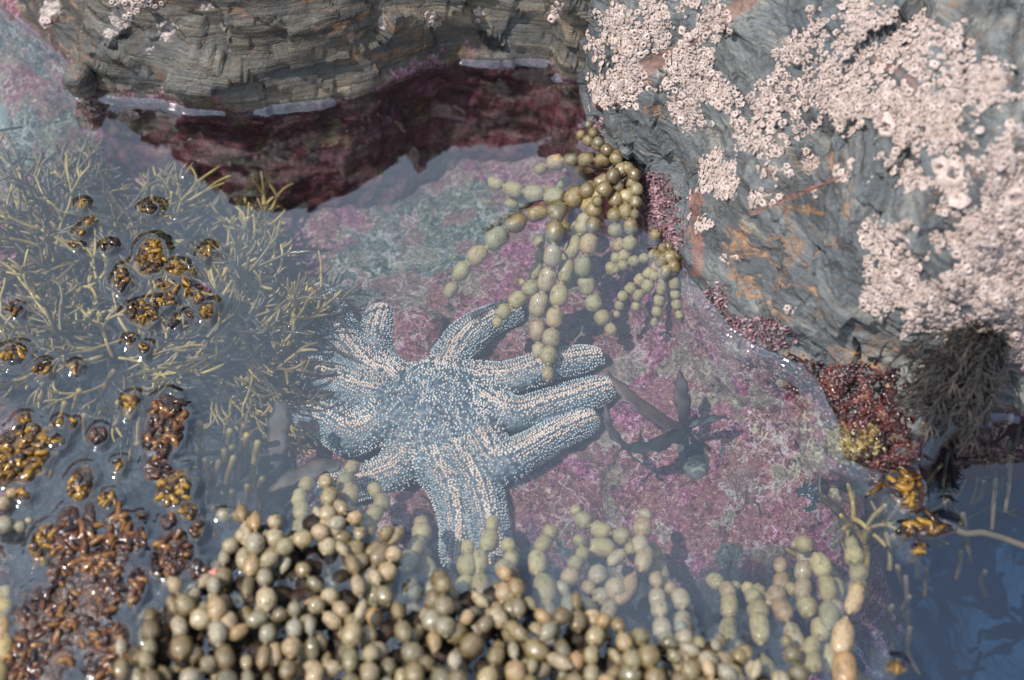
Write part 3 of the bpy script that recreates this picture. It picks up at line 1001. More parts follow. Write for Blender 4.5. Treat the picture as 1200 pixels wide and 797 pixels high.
for ai, (p, rad) in enumerate(arm_paths):
    d = np.concatenate([[0], np.cumsum(np.linalg.norm(np.diff(p, axis=0), axis=1))])
    L = d[-1]
    tg = np.gradient(p, axis=0)
    rows = [(-9, 0), (0, 0), (9, 0), (-36, 1), (-27, 1), (29, 1), (38, 1), (-60, 2), (57, 2), (-79, 3), (79, 3), (-94, 4), (94, 4), (-48, 2), (68, 3), (-69, 3), (48, 2)]
    for th0, kind in rows:
        step = [.0018, .0019, .0021, .0017, .0015][kind]
        s = .30 * L * (1 if kind < 2 else 1.25) + random.random() * step
        while s < L * .985:
            i = np.searchsorted(d, s); i = min(max(i, 1), len(d) - 1)
            f = (s - d[i - 1]) / (d[i] - d[i - 1])
            q0 = p[i - 1] * (1 - f) + p[i] * f
            t = tg[i] / np.linalg.norm(tg[i])
            side = np.cross(t, [0, 0, 1.0]); side /= np.linalg.norm(side)
            upn = np.cross(side, t)
            th = R(th0 + random.gauss(0, 2.2))
            dr = side * math.sin(th) + upn * math.cos(th)
            hit = bvh.ray_cast(Vector(q0 + dr * .03), Vector(-dr), .06)
            s += step * random.uniform(.8, 1.25)
            if hit[0] is None: continue
            hp, hn = np.array(hit[0]), np.array(hit[1])
            if np.linalg.norm(hp - q0) > rad[i] * 1.5: continue
            if not free(hp, .00122): continue
            if kind <= 1 and abs(th0) < 40:
                dome(pk, hp, hn, random.uniform(.00088, .00122) if kind == 0 else random.uniform(.0007, .0010), .0010)
            else:
                dome(wt, hp, hn, random.uniform(.00050, .00078), .0009 if kind < 4 else .0016)
# disc: a loose net of spines
for k in range(14000):
    a_ = random.uniform(0, 6.283); r_ = .056 * math.sqrt(random.random())
    q0 = ccv + np.array([r_ * math.cos(a_), r_ * math.sin(a_), .05])
    hit = bvh.ray_cast(Vector(q0), Vector((0, 0, -1)), .1)
    if hit[0] is None: continue
    hp, hn = np.array(hit[0]), np.array(hit[1])
    cellv = float(fbm(hp[None] * 1.0, 260, 2, 4)[0])
    if abs(cellv) > .15 and r_ > .005: continue
    if free(hp, .00145): dome(pk if random.random() < .35 else wt, hp, hn, random.uniform(.0006, .00112), .0011)
for nm, mb_, mt in (('ridge_spines', pk, M['spine_pink']), ('side_spines', wt, M['spine_white'])):
    o = mb_.build(nm, mt, star)
    o.data.transform(Matrix.Translation(-Vector(cc)))
    o['kind'] = 'stuff'

# ------------------------------------------------------------------ beaded seaweed
def bead_mesh(seed, mat):
    rg = np.random.default_rng(seed)
    seg = 14
    ts = np.array([-.55, -.52, -.495, -.47, -.42, -.30, -.14, .05, .2, .32, .42, .47, .495, .52, .55])
    sq = rg.uniform(2.1, 2.7) if mat == 'tan' else rg.uniform(2.4, 3.8)
    V = []
    for t in ts:
        e = max(1 - (abs(t) / .5) ** sq, 0) ** .5
        r = max(.5 * e, .13)
        for s in range(seg):
            an = 2 * math.pi * s / seg
            V.append((r * math.cos(an), r * math.sin(an), t))
    V = np.array(V)
    nz = fbm(V * 1.0 + seed * 3.1, 2.0, 3, seed)
    V[:, :2] *= (1 + .16 * nz)[:, None]
    V[:, :2] += np.outer(V[:, 2] ** 2, rg.normal(size=2) * .10)
    F = [(k * seg + s, k * seg + (s + 1) % seg, (k + 1) * seg + (s + 1) % seg, (k + 1) * seg + s) for k in range(len(ts) - 1) for s in range(seg)]
    F.append(tuple(range(seg - 1, -1, -1))); F.append(tuple((len(ts) - 1) * seg + s for s in range(seg)))
    mb = MB(); mb.add(V, F)
    me = mb.mesh('bead')
    me.materials.append(M[mat])
    return me


BEADS = {m: [bead_mesh(20 + 7 * k, m) for k in range(6)] for m in ('tan', 'olive', 'wetolive', 'orange')}
proto_bead = {m: bpy.data.objects.new('bead', BEADS[m][0]) for m in BEADS}
ALLB = []


def strand(pts, label, group, mat, width=.0112, name='seaweed_strand', wj=.14, stamp=True):
    pts = np.asarray(pts, float)
    root = thing(name, label, 'seaweed', pts[0], group)
    n = len(pts)
    for k in range(n):
        a_ = pts[max(k - 1, 0)]; b_ = pts[min(k + 1, n - 1)]
        t = b_ - a_
        ln = np.linalg.norm(t) / (2 if 0 < k < n - 1 else 1)
        ln = min(ln, .024)
        wdt = min(width * random.uniform(1 - wj, 1 + wj), ln * 1.02)
        if k == n - 1: wdt *= .8; ln *= .8
        mk = mat(k, n, pts[k]) if callable(mat) else mat
        o = proto_bead[mk].copy()
        o.data = random.choice(BEADS[mk])
        COL.objects.link(o)
        o.parent = root
        rot = Vector(t).to_track_quat('Z', 'Y').to_matrix() @ Matrix.Rotation(random.uniform(0, 6.28), 3, 'Z')
        o.matrix_local = Matrix.Translation(Vector(pts[k] - pts[0])) @ rot.to_4x4() @ Matrix.Diagonal((wdt, wdt, ln, 1))
        ALLB.append(pts[k])
        z, r = pts[k][2], wdt * .48
        if stamp and -r - .001 < z < r:
            rr_ = math.sqrt(max(r * r - z * z, 0))
            tt = t / np.linalg.norm(t) * ln * .2
            hgt = .0024 if z > -r else .0012
            STAMPS.append((pts[k][0] + tt[0], pts[k][1] + tt[1], rr_ * .9, hgt))
            STAMPS.append((pts[k][0] - tt[0], pts[k][1] - tt[1], rr_ * .9, hgt))
    return root


def chain(lst, z):
    z = np.interp(np.linspace(0, 1, len(lst)), np.linspace(0, 1, len(z)), z)
    return [P(a_, b_, c_) for (a_, b_), c_ in zip(lst, z)]


def wetdry(k, n, q):
    return 'wetolive' if q[2] > -.003 else 'olive'


G_UP = 'beaded strands hanging from the rock corner'
UPPER = [
    ([(716, 207), (704, 213), (692, 220), (673, 229), (652, 246), (630, 250), (605, 262), (582, 279), (559, 299), (541, 318), (528, 340)], [.014, .010, .006, .003, .001, -.001, -.003, -.010, -.02, -.03], .0125, wetdry, 'longest beaded strand reaching left from the rock corner, half awash'),
    ([(722, 183), (707, 187), (687, 187), (669, 188), (651, 190), (634, 198)], [.016, .010, .004, -.001, -.012], .0105, wetdry, 'level beaded strand pointing left just above the long one'),
    ([(650, 232), (626, 227), (602, 222), (581, 215)], [-.010, -.012, -.016], .0125, 'olive', 'pale submerged strand of square beads left of the rock corner'),
    ([(722, 186), (711, 176), (701, 167), (695, 156), (690, 146)], [.018, .020, .024], .0095, 'wetolive', 'short beaded strand lying up against the rock, highest of the bunch'),
    ([(700, 170), (690, 165), (681, 158)], [.018, .016], .0105, 'wetolive', 'two fat yellow beads beside the highest strand'),
    ([(706, 213), (688, 224), (672, 233), (654, 250), (650, 272), (648, 300), (641, 327), (631, 357), (630, 387), (632, 411)], [.012, .006, .002, 0, -.012, -.03, -.045, -.055], .0122, lambda k, n, q: 'wetolive' if q[2] > -.003 else 'orange', 'longest downward strand of spotted peach coloured beads'),
    ([(690, 240), (684, 262), (672, 290), (663, 318), (655, 346), (650, 372), (646, 396), (643, 417), (642, 438)], [0, -.015, -.03, -.045, -.05], .0115, 'olive', 'pale green strand hanging beside the peach coloured one over the sea star'),
    ([(714, 212), (702, 228), (696, 246), (695, 264), (690, 286), (683, 312), (688, 334), (696, 355), (706, 372), (716, 386)], [.01, .004, -.001, -.012, -.03, -.04, -.045], .0112, wetdry, 'strand with one heart shaped bead midway, bending right at its end'),
    ([(676, 320), (664, 331), (653, 346), (645, 361)], [-.04, -.05], .0095, 'olive', 'side branch below the heart shaped bead'),
    ([(728, 200), (724, 217), (722, 234), (720, 252), (721, 270), (725, 287), (722, 302)], [.014, .008, .001, -.008, -.02], .0108, wetdry, 'strand dropping straight from the holdfast into the water'),
    ([(735, 198), (741, 213), (734, 230), (733, 248), (739, 266), (738, 285), (731, 300), (717, 314)], [.016, .010, .003, -.002, -.014, -.025], .0108, wetdry, 'strand hooking left underwater beside the straight drop'),
    ([(743, 205), (746, 222), (745, 237), (744, 251)], [.016, .008, .004], .0088, 'wetolive', 'short grey beaded strand nearest the pink crust'),
    ([(718, 206), (708, 222), (700, 236)], [.018, .014, .010], .0105, 'wetolive', 'grey green strand lying on top of the bunch'),
    ([(776, 297), (766, 298), (755, 303), (743, 306), (730, 311), (722, 316)], [.0, -.008, -.018], .0082, 'olive', 'small yellow strand reaching left from the dark knot'),
    ([(774, 310), (767, 322), (759, 335), (748, 346), (745, 359)], [-.004, -.015, -.028], .0088, 'olive', 'small yellow strand of round beads slanting down left from the dark knot'),
    ([(770, 312), (760, 320), (750, 328), (739, 338), (730, 347), (726, 358), (723, 368)], [-.004, -.02, -.035], .0084, 'olive', 'small yellow strand spreading furthest left from the dark knot'),
    ([(778, 318), (775, 338), (773, 352), (770, 365), (767, 378)], [-.005, -.02, -.03], .0076, 'olive', 'thin olive strand hanging below the dark knot'),
    ([(787, 316), (790, 332), (791, 345), (793, 357), (796, 369)], [-.003, -.015, -.022], .0076, 'olive', 'thin olive strand beside the rock edge'),
    ([(622, 338), (606, 351), (590, 366), (583, 378)], [-.03, -.036], .0115, 'olive', 'short pale strand over the upper right arm of the sea star'),
    ([(660, 268), (648, 278), (632, 284), (634, 300), (628, 317), (620, 335), (612, 331)], [-.03, -.045, -.05], .0095, 'olive', 'deep dim strand left of the peach coloured one'),
    ([(676, 268), (668, 290), (666, 306), (660, 300)], [-.03, -.05], .0095, 'olive', 'deep dim strand behind the heart shaped bead'),
    ([(600, 238), (615, 236), (640, 226), (660, 214)], [-.025, -.03], .0100, 'olive', 'faint grey strand under the square beads'),
]
for lst, z, wd, mt, lb in UPPER:
    strand(chain(lst, z), lb, G_UP, mt, wd)
hold = MB()
for k in range(26):
    q = P(random.gauss(728, 9), random.gauss(194, 7), .012 + random.uniform(-.004, .004))
    e = q + np.array([random.gauss(0, .006), random.gauss(-.002, .006), random.gauss(0, .003)])
    hold.tube(smooth_path([q, (q + e) / 2 + RNG.normal(size=3) * .002, e], 6), .0011, 6)
tag(hold.build('holdfast', M['darkmass']), 'dark wiry holdfast of the hanging beaded seaweed at the rock corner', 'holdfast')

# ---- the dark knot of wet beads by the rock edge
knot = thing('bead_knot', 'knot of dark wet amber beads breaking the surface at the rock edge', 'seaweed', P(780, 300, 0))
kb = P(780, 300, 0)
for (a_, b_, z_, r_) in [(768, 276, .001, .0042), (778, 292, .002, .004), (786, 302, .003, .0048), (776, 306, .001, .0045), (790, 312, .002, .004), (784, 290, .003, .0036), (793, 300, .003, .004), (780, 318, .000, .004), (770, 300, .0, .0035)]:
    o = proto_bead['wetolive'].copy(); o.data = random.choice(BEADS['wetolive'])
    COL.objects.link(o); o.parent = knot
    q = P(a_, b_, z_)
    o.matrix_local = Matrix.Translation(Vector(q - kb)) @ Euler((random.uniform(-.6, .6), random.uniform(-.6, .6), 0)).to_matrix().to_4x4() @ Matrix.Diagonal((r_ * 2, r_ * 2, r_ * 2.2, 1))
    STAMPS.append((q[0], q[1], r_ * .9, .003))


# ---- the heap along the bottom edge
def inpoly(x, y, poly):
    c = False
    j = len(poly) - 1
    for i in range(len(poly)):
        xi, yi = poly[i]; xj, yj = poly[j]
        if (yi > y) != (yj > y) and x < (xj - xi) * (y - yi) / (yj - yi) + xi: c = not c
        j = i
    return c


HEAP = [(128, 860), (132, 770), (165, 725), (185, 690), (250, 668), (268, 618), (258, 600), (300, 598), (335, 610), (350, 640), (362, 600), (374, 562), (396, 565), (404, 600), (440, 615), (470, 622), (472, 648), (462, 680), (500, 690), (520, 672), (545, 690), (560, 700), (575, 668), (602, 672), (614, 700), (660, 720), (676, 690), (700, 700), (712, 730), (770, 735), (800, 745), (860, 752), (905, 780), (925, 800), (935, 860)]
HEAP2 = [(962, 860), (975, 700), (1015, 690), (1018, 860)]
heap_pts = []


def near_bead(q, d):
    if not heap_pts: return False
    A = np.asarray(heap_pts)
    return bool((((A - q) ** 2).sum(1) < d * d).any())


G_H = 'beaded strands in the heap along the bottom edge'
rh = random.Random(12)
nst = 0
for layer, (zc, tries) in enumerate([(.012, 1300), (.004, 1200), (-.008, 500)]):
    for k in range(tries):
        x, y = rh.uniform(120, 940), rh.uniform(560, 850)
        if not inpoly(x, y, HEAP): continue
        edge = min(1, max(0, (y - 600) / 150))
        z = zc * (.35 + .65 * edge) + rh.uniform(-.004, .005)
        q = P(x, y, z)
        ang = R(rh.gauss(94, 24))
        pts = []
        L = rh.uniform(.0108, .0146)
        cur = q
        for i in range(rh.randint(4, 9)):
            X_, Y_ = proj(cur)
            if not inpoly(X_, Y_, HEAP) and i > 0: break
            if near_bead(cur, .0086): break
            pts.append(cur)
            ang += R(rh.gauss(0, 14))
            cur = cur + np.array([math.cos(ang) * L, math.sin(ang) * L, rh.gauss(-.0006, .0016)])
        if len(pts) >= 3 or (len(pts) >= 2 and layer == 0):
            heap_pts.extend(pts)
            far = y > 690
            strand(pts, ('pale khaki beaded strand packed in the heap along the bottom edge'), G_H, lambda k, n, q: rh.choice(['tan'] * 8 + ['wetolive'] * 5 + ['orange']) if q[2] > -.002 else 'wetolive', .0102 if far else .0094, wj=.26)
            nst += 1
print('heap strands', nst, len(heap_pts))
# strands that leave the heap at known places
TIPS = [([(384, 640), (392, 622), (384, 603), (385, 583), (382, 565)], [.006, .004, .002], 'tan', 'beaded strand standing furthest up out of the heap left of the sea star arm'),
    ([(270, 640), (285, 628), (296, 612), (283, 604), (262, 604)], [.006, .005, .0], 'tan', 'brown tipped strand at the upper left tip of the heap'),
    ([(318, 655), (322, 632), (322, 612)], [.005, .003], 'tan', 'two pale beads standing beside the brown tipped strand'),
    ([(600, 740), (600, 715), (601, 698), (600, 675)], [.004, .003, .001], 'tan', 'upright strand of dark rimmed beads below the bottom sea star arm'),
    ([(580, 715), (572, 705), (583, 690)], [.002, .0], 'wetolive', 'two wet brown beads left of the upright dark rimmed strand'),
    ([(534, 712), (528, 698), (512, 683)], [.003, .001], 'tan', 'pair of dark rimmed beads at the tip nearest the bottom sea star arm'),
    ([(432, 680), (445, 652), (463, 628)], [.004, .001], 'tan', 'glossy bead pair on the heap edge below the lower left sea star arm'),
    ([(995, 840), (990, 786), (987, 748), (1002, 702)], [.004, .003, .001], 'orange', 'strand of fat orange beads awash at the right end of the heap'),
    ([(796, 800), (800, 775), (802, 748), (798, 735)], [.006, .003, -.002], 'tan', 'long cream beads standing upright right of the heap middle'),
    ([(822, 800), (820, 778), (818, 755)], [.004, .001], 'tan', 'narrow cream strand just right of the long upright cream beads'),
    ([(860, 800), (848, 775), (838, 758)], [.003, .001], 'tan', 'short dark rimmed strand leaning left near the bottom'),
    ([(935, 790), (928, 768), (922, 752)], [.002, .0], 'wetolive', 'wet beads half awash between two pale submerged fans'),
    ([(-18, 640), (5, 615), (24, 617), (34, 610)], [.008, .005], 'tan', 'pale beads at the left edge beside amber seaweed'),
    ([(-15, 600), (4, 590), (14, 578)], [.006, .003], 'tan', 'upper pale beads at the left edge'),
    ([(-5, 790), (5, 760), (2, 735), (5, 712), (6, 695)], [.004, .0, -.004], 'olive', 'greenish strand at the left edge below the amber seaweed'),
    ([(45, 725), (32, 712), (20, 722)], [-.006, -.008], 'orange', 'submerged pale bead near the left edge'),
    ([(858, 790), (866, 770), (866, 756)], [.001, .0], 'wetolive', 'round dark rimmed bead beside the short leaning strand')]
for lst, z, mt, lb in TIPS:
    strand(chain(lst, z), lb, G_H, mt, .0115 if mt != 'orange' else .0142)
# submerged pale fans between heap and pink stone
SUB = [([(705, 640), (735, 640), (727, 628), (708, 620), (688, 609), (672, 599)], [-.03, -.035], 'olive', 'submerged strand lying level across the pink stone'),
    ([(742, 690), (757, 655), (748, 640), (757, 617), (756, 603)], [-.015, -.03], 'orange', 'submerged strand with an orange bead ending on the pink stone'),
    ([(668, 675), (676, 664), (688, 650), (684, 630)], [-.015, -.02], 'olive', 'submerged strand slanting up left under the level one'),
    ([(712, 715), (715, 690), (708, 672), (713, 655)], [-.010, -.02], 'orange', 'submerged pale peach strand in the middle of the fan'),
    ([(640, 690), (634, 660), (641, 636), (643, 625)], [-.008, -.02], 'olive', 'pale green submerged strand right of the bottom arms'),
    ([(598, 665), (597, 650), (597, 635)], [-.006, -.012], 'olive', 'pale strand ending under the bottom right arm'),
    ([(560, 690), (563, 655), (573, 634), (577, 617)], [-.012, -.028], 'olive', 'pale submerged strand crossing the bottom right arm'),
    ([(545, 690), (550, 660), (548, 640)], [-.012, -.02], 'olive', 'dim submerged strand over the tip of the bottom arm'),
    ([(406, 640), (408, 605), (408, 580), (409, 562), (410, 548)], [-.006, -.018], 'olive', 'pale submerged strand standing tall before the lower left arm'),
    ([(436, 620), (440, 602), (443, 588), (440, 576)], [-.006, -.02], 'olive', 'short pale strand beside the tall submerged one'),
    ([(350, 620), (352, 600), (350, 582), (356, 570)], [-.008, -.02], 'olive', 'dim pale strand near the left sea star arm'),
    ([(480, 660), (487, 640), (489, 622), (488, 610)], [-.010, -.03], 'olive', 'dim strand between the heap and the bottom arm'),
    ([(970, 720), (964, 690), (957, 664), (945, 637), (930, 640)], [-.012, -.02], 'olive', 'row of big grey beads under the right end of the fan'),
    ([(1006, 690), (1006, 672), (1001, 653), (998, 640)], [-.006, -.02], 'olive', 'two big grey beads above the fat orange strand'),
    ([(952, 780), (950, 755), (956, 738), (948, 715), (940, 700), (930, 690)], [-.008, -.03], 'olive', 'pale green strand left of the fat orange one'),
    ([(896, 790), (893, 735), (886, 715), (884, 700)], [-.006, -.02], 'olive', 'pale submerged strand at the left of the right hand fan'),
    ([(925, 745), (918, 715), (906, 700), (912, 680), (914, 660)], [-.015, -.04], 'orange', 'pinkish submerged strand in the right hand fan'),
    ([(942, 690), (944, 670), (940, 652), (936, 640)], [-.025, -.04], 'orange', 'pinkish submerged strand beside the big grey beads'),
    ([(975, 715), (980, 690), (975, 670)], [-.018, -.03], 'orange', 'short peach strand between grey beads'),
    ([(900, 705), (885, 690), (878, 690), (862, 688)], [-.03, -.04], 'olive', 'dim green strand lying level on the pink stone edge'),
    ([(850, 740), (852, 712), (845, 692), (838, 680)], [-.02, -.045], 'olive', 'dim green strand standing alone in the gap'),
    ([(800, 730), (797, 705), (790, 690), (775, 695)], [-.008, -.02], 'orange', 'orange bead strand at the right of the middle fan'),
    ([(775, 740), (776, 716), (772, 698), (765, 680)], [-.008, -.02], 'orange', 'orange brown strand left of the rightmost middle one'),
    ([(780, 690), (773, 670), (765, 648), (750, 640)], [-.03, -.05], 'olive', 'deep dim strand curving over the pink stone'),
    ([(640, 745), (642, 715), (630, 700)], [-.006, -.012], 'orange', 'submerged peach beads at the foot of the middle fan'),
    ([(660, 730), (662, 706), (664, 690)], [-.006, -.012], 'tan', 'pale beads beside the peach ones at the foot of the fan'),
    ([(690, 720), (700, 700), (690, 690)], [-.012, -.02], 'orange', 'brown bead pair in the middle fan'),
    ([(1004, 800), (968, 770), (975, 745)], [-.02, -.03], 'olive', 'dim bead strand beside the orange beads'),
    ([(520, 690), (500, 668), (496, 650)], [-.02, -.03], 'olive', 'faint strand near the rounded violet stone')]
for lst, z, mt, lb in SUB:
    lst = [(a_ + rh.gauss(0, 3.5), b_ + rh.gauss(0, 2)) for a_, b_ in lst]
    strand(chain(lst, z), lb, 'submerged beaded strands beyond the heap', mt, .0112 if lst[0][0] < 960 else .0122)

# near-black weed mass added under the heap so its gaps stay dark
bed = MB()
for k in range(520):
    x, y = rh.uniform(130, 940), rh.uniform(615, 860)
    if not inpoly(x, y - 26, HEAP) or not inpoly(x - 26, y, HEAP) or not inpoly(x + 26, y, HEAP): continue
    q = P(x, y, -.0064 + rh.uniform(-.003, .0008))
    an = rh.uniform(0, 6.28)
    e = q + np.array([math.cos(an), math.sin(an) * .4, 0]) * .018
    bed.tube(smooth_path([q, (q + e) / 2 + np.array([0, 0, .004]), e], 6), [.004, .006, .007, .007, .006, .003], 8)
tag(bed.build('gap_weed', M['gapmass']), 'added near-black weed mass darkening the gaps in the bead heap', 'seaweed mass', None, 'stuff')

# ------------------------------------------------------------------ amber seaweed breaking the surface
def clump(px, py, rx, ry, mat, label, group, style='lobe'):
    c0 = P(px, py, 0)
    root = thing('seaweed_clump', label, 'seaweed', c0, group)
    k = 1850.0 / 1.12
    A = math.pi * rx * ry
    n = int(np.clip(A / (44 if style == 'lobe' else 60), 2, 60))
    ra, rb = rx / k, ry / k * 1.25
    # dark body standing in for the water film where no bright sky reflects
    nu, nv = (64, 26) if A > 500 else (36, 12)
    aa = np.linspace(0, 2 * math.pi, nu + 1)[:-1]
    bb = np.linspace(0, 1, nv)
    AA, BB = np.meshgrid(aa, bb, indexing='ij')
    ed = 1.08 + (.30 if style == 'lobe' else .12) * fbm(np.stack([np.cos(aa) * ra, np.sin(aa) * rb, 0 * aa], -1) + c0, 150 if A > 500 else 260, 2, 3)
    RR = np.where(BB < .8, BB / .8 * .96, .96 - (BB - .8) * 2.4) * ed[:, None]
    VX, VY = RR * ra * np.cos(AA), RR * rb * np.sin(AA)
    wp = np.stack([VX + c0[0], VY + c0[1], 0 * VX], -1)
    lump = np.abs(fbm(wp, 260, 2, 12))
    VZ = np.where(BB < .8, .0034 * (1 - (BB / .8) ** 4) - .0003 + .0011 * (lump - .18) * (1 - (BB / .8) ** 6), -.0003 - ((BB - .8) / .2) ** 1.4 * .012)
    V = np.stack([VX, VY, VZ], -1).reshape(-1, 3)
    mb_ = MB()
    mb_.add(V, [(i * nv + j, ((i + 1) % nu) * nv + j, ((i + 1) % nu) * nv + j + 1, i * nv + j + 1)[::-1] for i in range(nu) for j in range(nv - 1)])
    bo = mb_.build('film_body', M['amber_film' if mat == 'amber' and style == 'lobe' else 'darkmass'], root)
    kk = int(.8 * (nv - 1))
    for i in range(0, nu, 1 if A < 500 else 2):
        STAMPS.append((c0[0] + VX[i, kk], c0[1] + VY[i, kk], .0006, .0030))
    for i in range(n):
        rr_ = math.sqrt(rh.random()) * .74; a_ = rh.uniform(0, 6.28)
        x, y = ra * rr_ * math.cos(a_), rb * rr_ * math.sin(a_)
        L = rh.uniform(.0028, .0072) * (1 if style == 'lobe' else 2.0)
        rad = rh.uniform(.0010, .0019) * (1 if min(rx, ry) > 7 else .8)
        th = rh.gauss(a_, .9)
        z0 = .0018 + rh.uniform(.0002, .0022) * (1.35 - rr_ * .7)
        q = np.array([x, y, z0])
        e = q + np.array([math.cos(th) * L, math.sin(th) * L, rh.uniform(-.0035, .0012)])
        # stay inside the clump
        if (e[0] / ra) ** 2 + (e[1] / rb) ** 2 > 1.0: e = q - (e - q) * np.array([1, 1, 0])
        mid = (q + e) / 2 + np.array([rh.gauss(0, .0012), rh.gauss(0, .0012), .0008])
        mb_ = MB()
        mb_.tube(smooth_path([q - (mid - q) * .2 + np.array([0, 0, -.001]), q, mid, e], 8), rad * np.array([.7, .95, 1, 1.02, 1.05, 1.1, 1.05, .75]), 8)
        mb_.build('lobe', M[mat], root)
        for s in (q, mid, e):
            if -.002 < s[2] < .0015: STAMPS.append((c0[0] + s[0], c0[1] + s[1], rad * 1.05, .0024))
    return root


CL = [(178, 302, 19, 21, 'amber', 'largest amber clump of the upper floating group, lobed and glossy'), (207, 317, 14, 8, 'amber', 'amber spur jutting right from the largest upper clump'),
    (143, 330, 9, 16, 'amber', 'narrow upright amber clump left of the upper group'), (168, 369, 20, 14, 'amber', 'amber clump with a white waterline rim at the foot of the upper group'),
    (194, 353, 13, 9, 'amber', 'amber clump in the middle of the upper group'), (182, 375, 6, 7, 'amber', 'tiny amber tip nested against the white rimmed clump'),
    (194, 337, 9, 6, 'amber', 'small amber tip between the spur and the middle clump'), (208, 341, 5, 7, 'amber', 'small upright amber tip right of the middle clump'), (219, 328, 6, 6, 'amber', 'small round amber tip under the spur'),
    (224, 345, 6, 6, 'amber', 'left one of two joined amber tips'), (233, 352, 7, 7, 'amber', 'right one of two joined amber tips'), (243, 366, 10, 11, 'amber', 'dark amber tip shaped like a heart right of the upper group'),
    (222, 370, 5, 5, 'amber', 'tiny yellow amber tip below the joined pair'), (209, 380, 4, 4, 'amber', 'tiny bright tip lowest right of the upper group'), (241, 299, 7, 8, 'amber', 'lone amber tip to the right above the upper group'),
    (97, 241, 6, 5, 'amber', 'lone small tip over the upper left fronds'), (103, 264, 5, 4, 'amber', 'tiny yellow tip over the upper left fronds'), (95, 274, 6, 5, 'amber', 'small tip just under the tiny yellow one'), (91, 291, 5, 4, 'amber', 'lowest small tip of the upper left three'),
    (127, 291, 7, 7, 'amber', 'round amber tip just left of the largest clump'), (176, 246, 11, 8, 'amber', 'curled amber tip highest above the upper group'),
    (21, 365, 8, 7, 'amber', 'round amber tip near the left edge over pale fronds'), (20, 417, 15, 12, 'amber', 'ring shaped amber clump at the left edge'), (50, 433, 11, 8, 'amber', 'amber tip pair right of the ring shaped clump'), (88, 431, 6, 5, 'amber', 'small amber tip alone left of centre'),
    (153, 402, 6, 7, 'amber', 'small upright tip below the white rimmed clump'), (170, 411, 7, 7, 'amber', 'small slanting tip below the white rimmed clump'),
    (154, 474, 8, 13, 'amber', 'oval amber clump with one upright finger'), (117, 512, 11, 10, 'redbrown', 'leaf shaped brown clump in open water'), (71, 497, 7, 6, 'amber', 'small tip with a twin at its right'), (87, 500, 5, 5, 'amber', 'tiny tip right of its larger twin'),
    (194, 502, 22, 34, 'redbrown', 'tall brown island of packed lobes in the lower left'), (185, 548, 16, 14, 'redbrown', 'narrow waist of the tall brown island'), (205, 575, 18, 20, 'amber', 'amber foot of the tall brown island'),
    (25, 532, 32, 30, 'amber', 'large golden clump at the left edge'), (66, 520, 14, 7, 'amber', 'pointed golden spur right of the large golden clump'), (28, 493, 10, 7, 'amber', 'golden tip above the large golden clump'), (95, 571, 14, 17, 'amber', 'square amber clump of five fat lobes'),
    (127, 588, 11, 10, 'amber', 'curled amber clump shaped like a hook'), (140, 546, 7, 8, 'amber', 'small amber tip above the hook shaped clump'), (213, 563, 6, 7, 'amber', 'round orange tip beside the brown island'), (221, 601, 12, 9, 'amber', 'amber clump of two lobes below the island'), (231, 623, 8, 8, 'amber', 'small orange tip nearest the bead heap'),
    (198, 613, 9, 8, 'redbrown', 'brown tip just under the amber foot'), (165, 606, 4, 4, 'amber', 'tiny brown tip in open water below the hook'), (28, 582, 10, 5, 'amber', 'slim golden tip among pale beads at the left edge'),
    (201, 655, 21, 23, 'redbrown', 'dark red brown round clump beside the bead heap'), (230, 668, 10, 8, 'redbrown', 'small dark clump touching the bead heap'), (160, 690, 10, 20, 'redbrown', 'narrow dark clump between two red brown masses'),
    (62, 742, 42, 42, 'redbrown', 'big red brown mass of packed lobes in the lower left corner'), (105, 695, 38, 40, 'redbrown', 'red brown mass with orange lobes above the corner mass'), (125, 765, 24, 26, 'redbrown', 'dark red brown clump at the bottom edge'), (30, 775, 24, 22, 'redbrown', 'red brown clump at the bottom left corner'),
    (50, 640, 13, 18, 'amber', 'amber clump with one long pale lobe by the left edge'), (1050, 782, 10, 7, 'amber', 'lone amber tip at the bottom right'),
    (1062, 625, 9, 7, 'amber', 'small amber tip left of the long amber ridge'), (1075, 646, 8, 7, 'amber', 'lowest amber tip below the dark tuft')]
for (x, y, a_, b_, mt, lb) in CL:
    clump(x, y, a_, b_, mt, lb, 'seaweed tips breaking the surface')
CLF = [(78, 640, 16, 44, 'redbrown', 'brown clump of long upright fingers in the lower left'), (102, 622, 9, 28, 'redbrown', 'slim finger clump right of the long upright one'), (137, 612, 16, 8, 'redbrown', 'single slanting brown finger pod'), (128, 650, 9, 26, 'redbrown', 'forked brown fingers below the slanting pod'),
       (146, 640, 11, 24, 'redbrown', 'curved brown finger clump right of the forked one'), (163, 635, 8, 14, 'redbrown', 'short brown fingers right of the curved clump'),
       (1062, 572, 20, 24, 'amber', 'golden finger clump just under the dark tuft'), (1030, 572, 12, 5, 'amber', 'thin golden fingers left of the finger clump'), (1088, 620, 26, 8, 'amber', 'long amber ridge of fingers over the deep blue water')]
for (x, y, a_, b_, mt, lb) in CLF:
    clump(x, y, a_, b_, mt, lb, 'seaweed tips breaking the surface', 'finger')

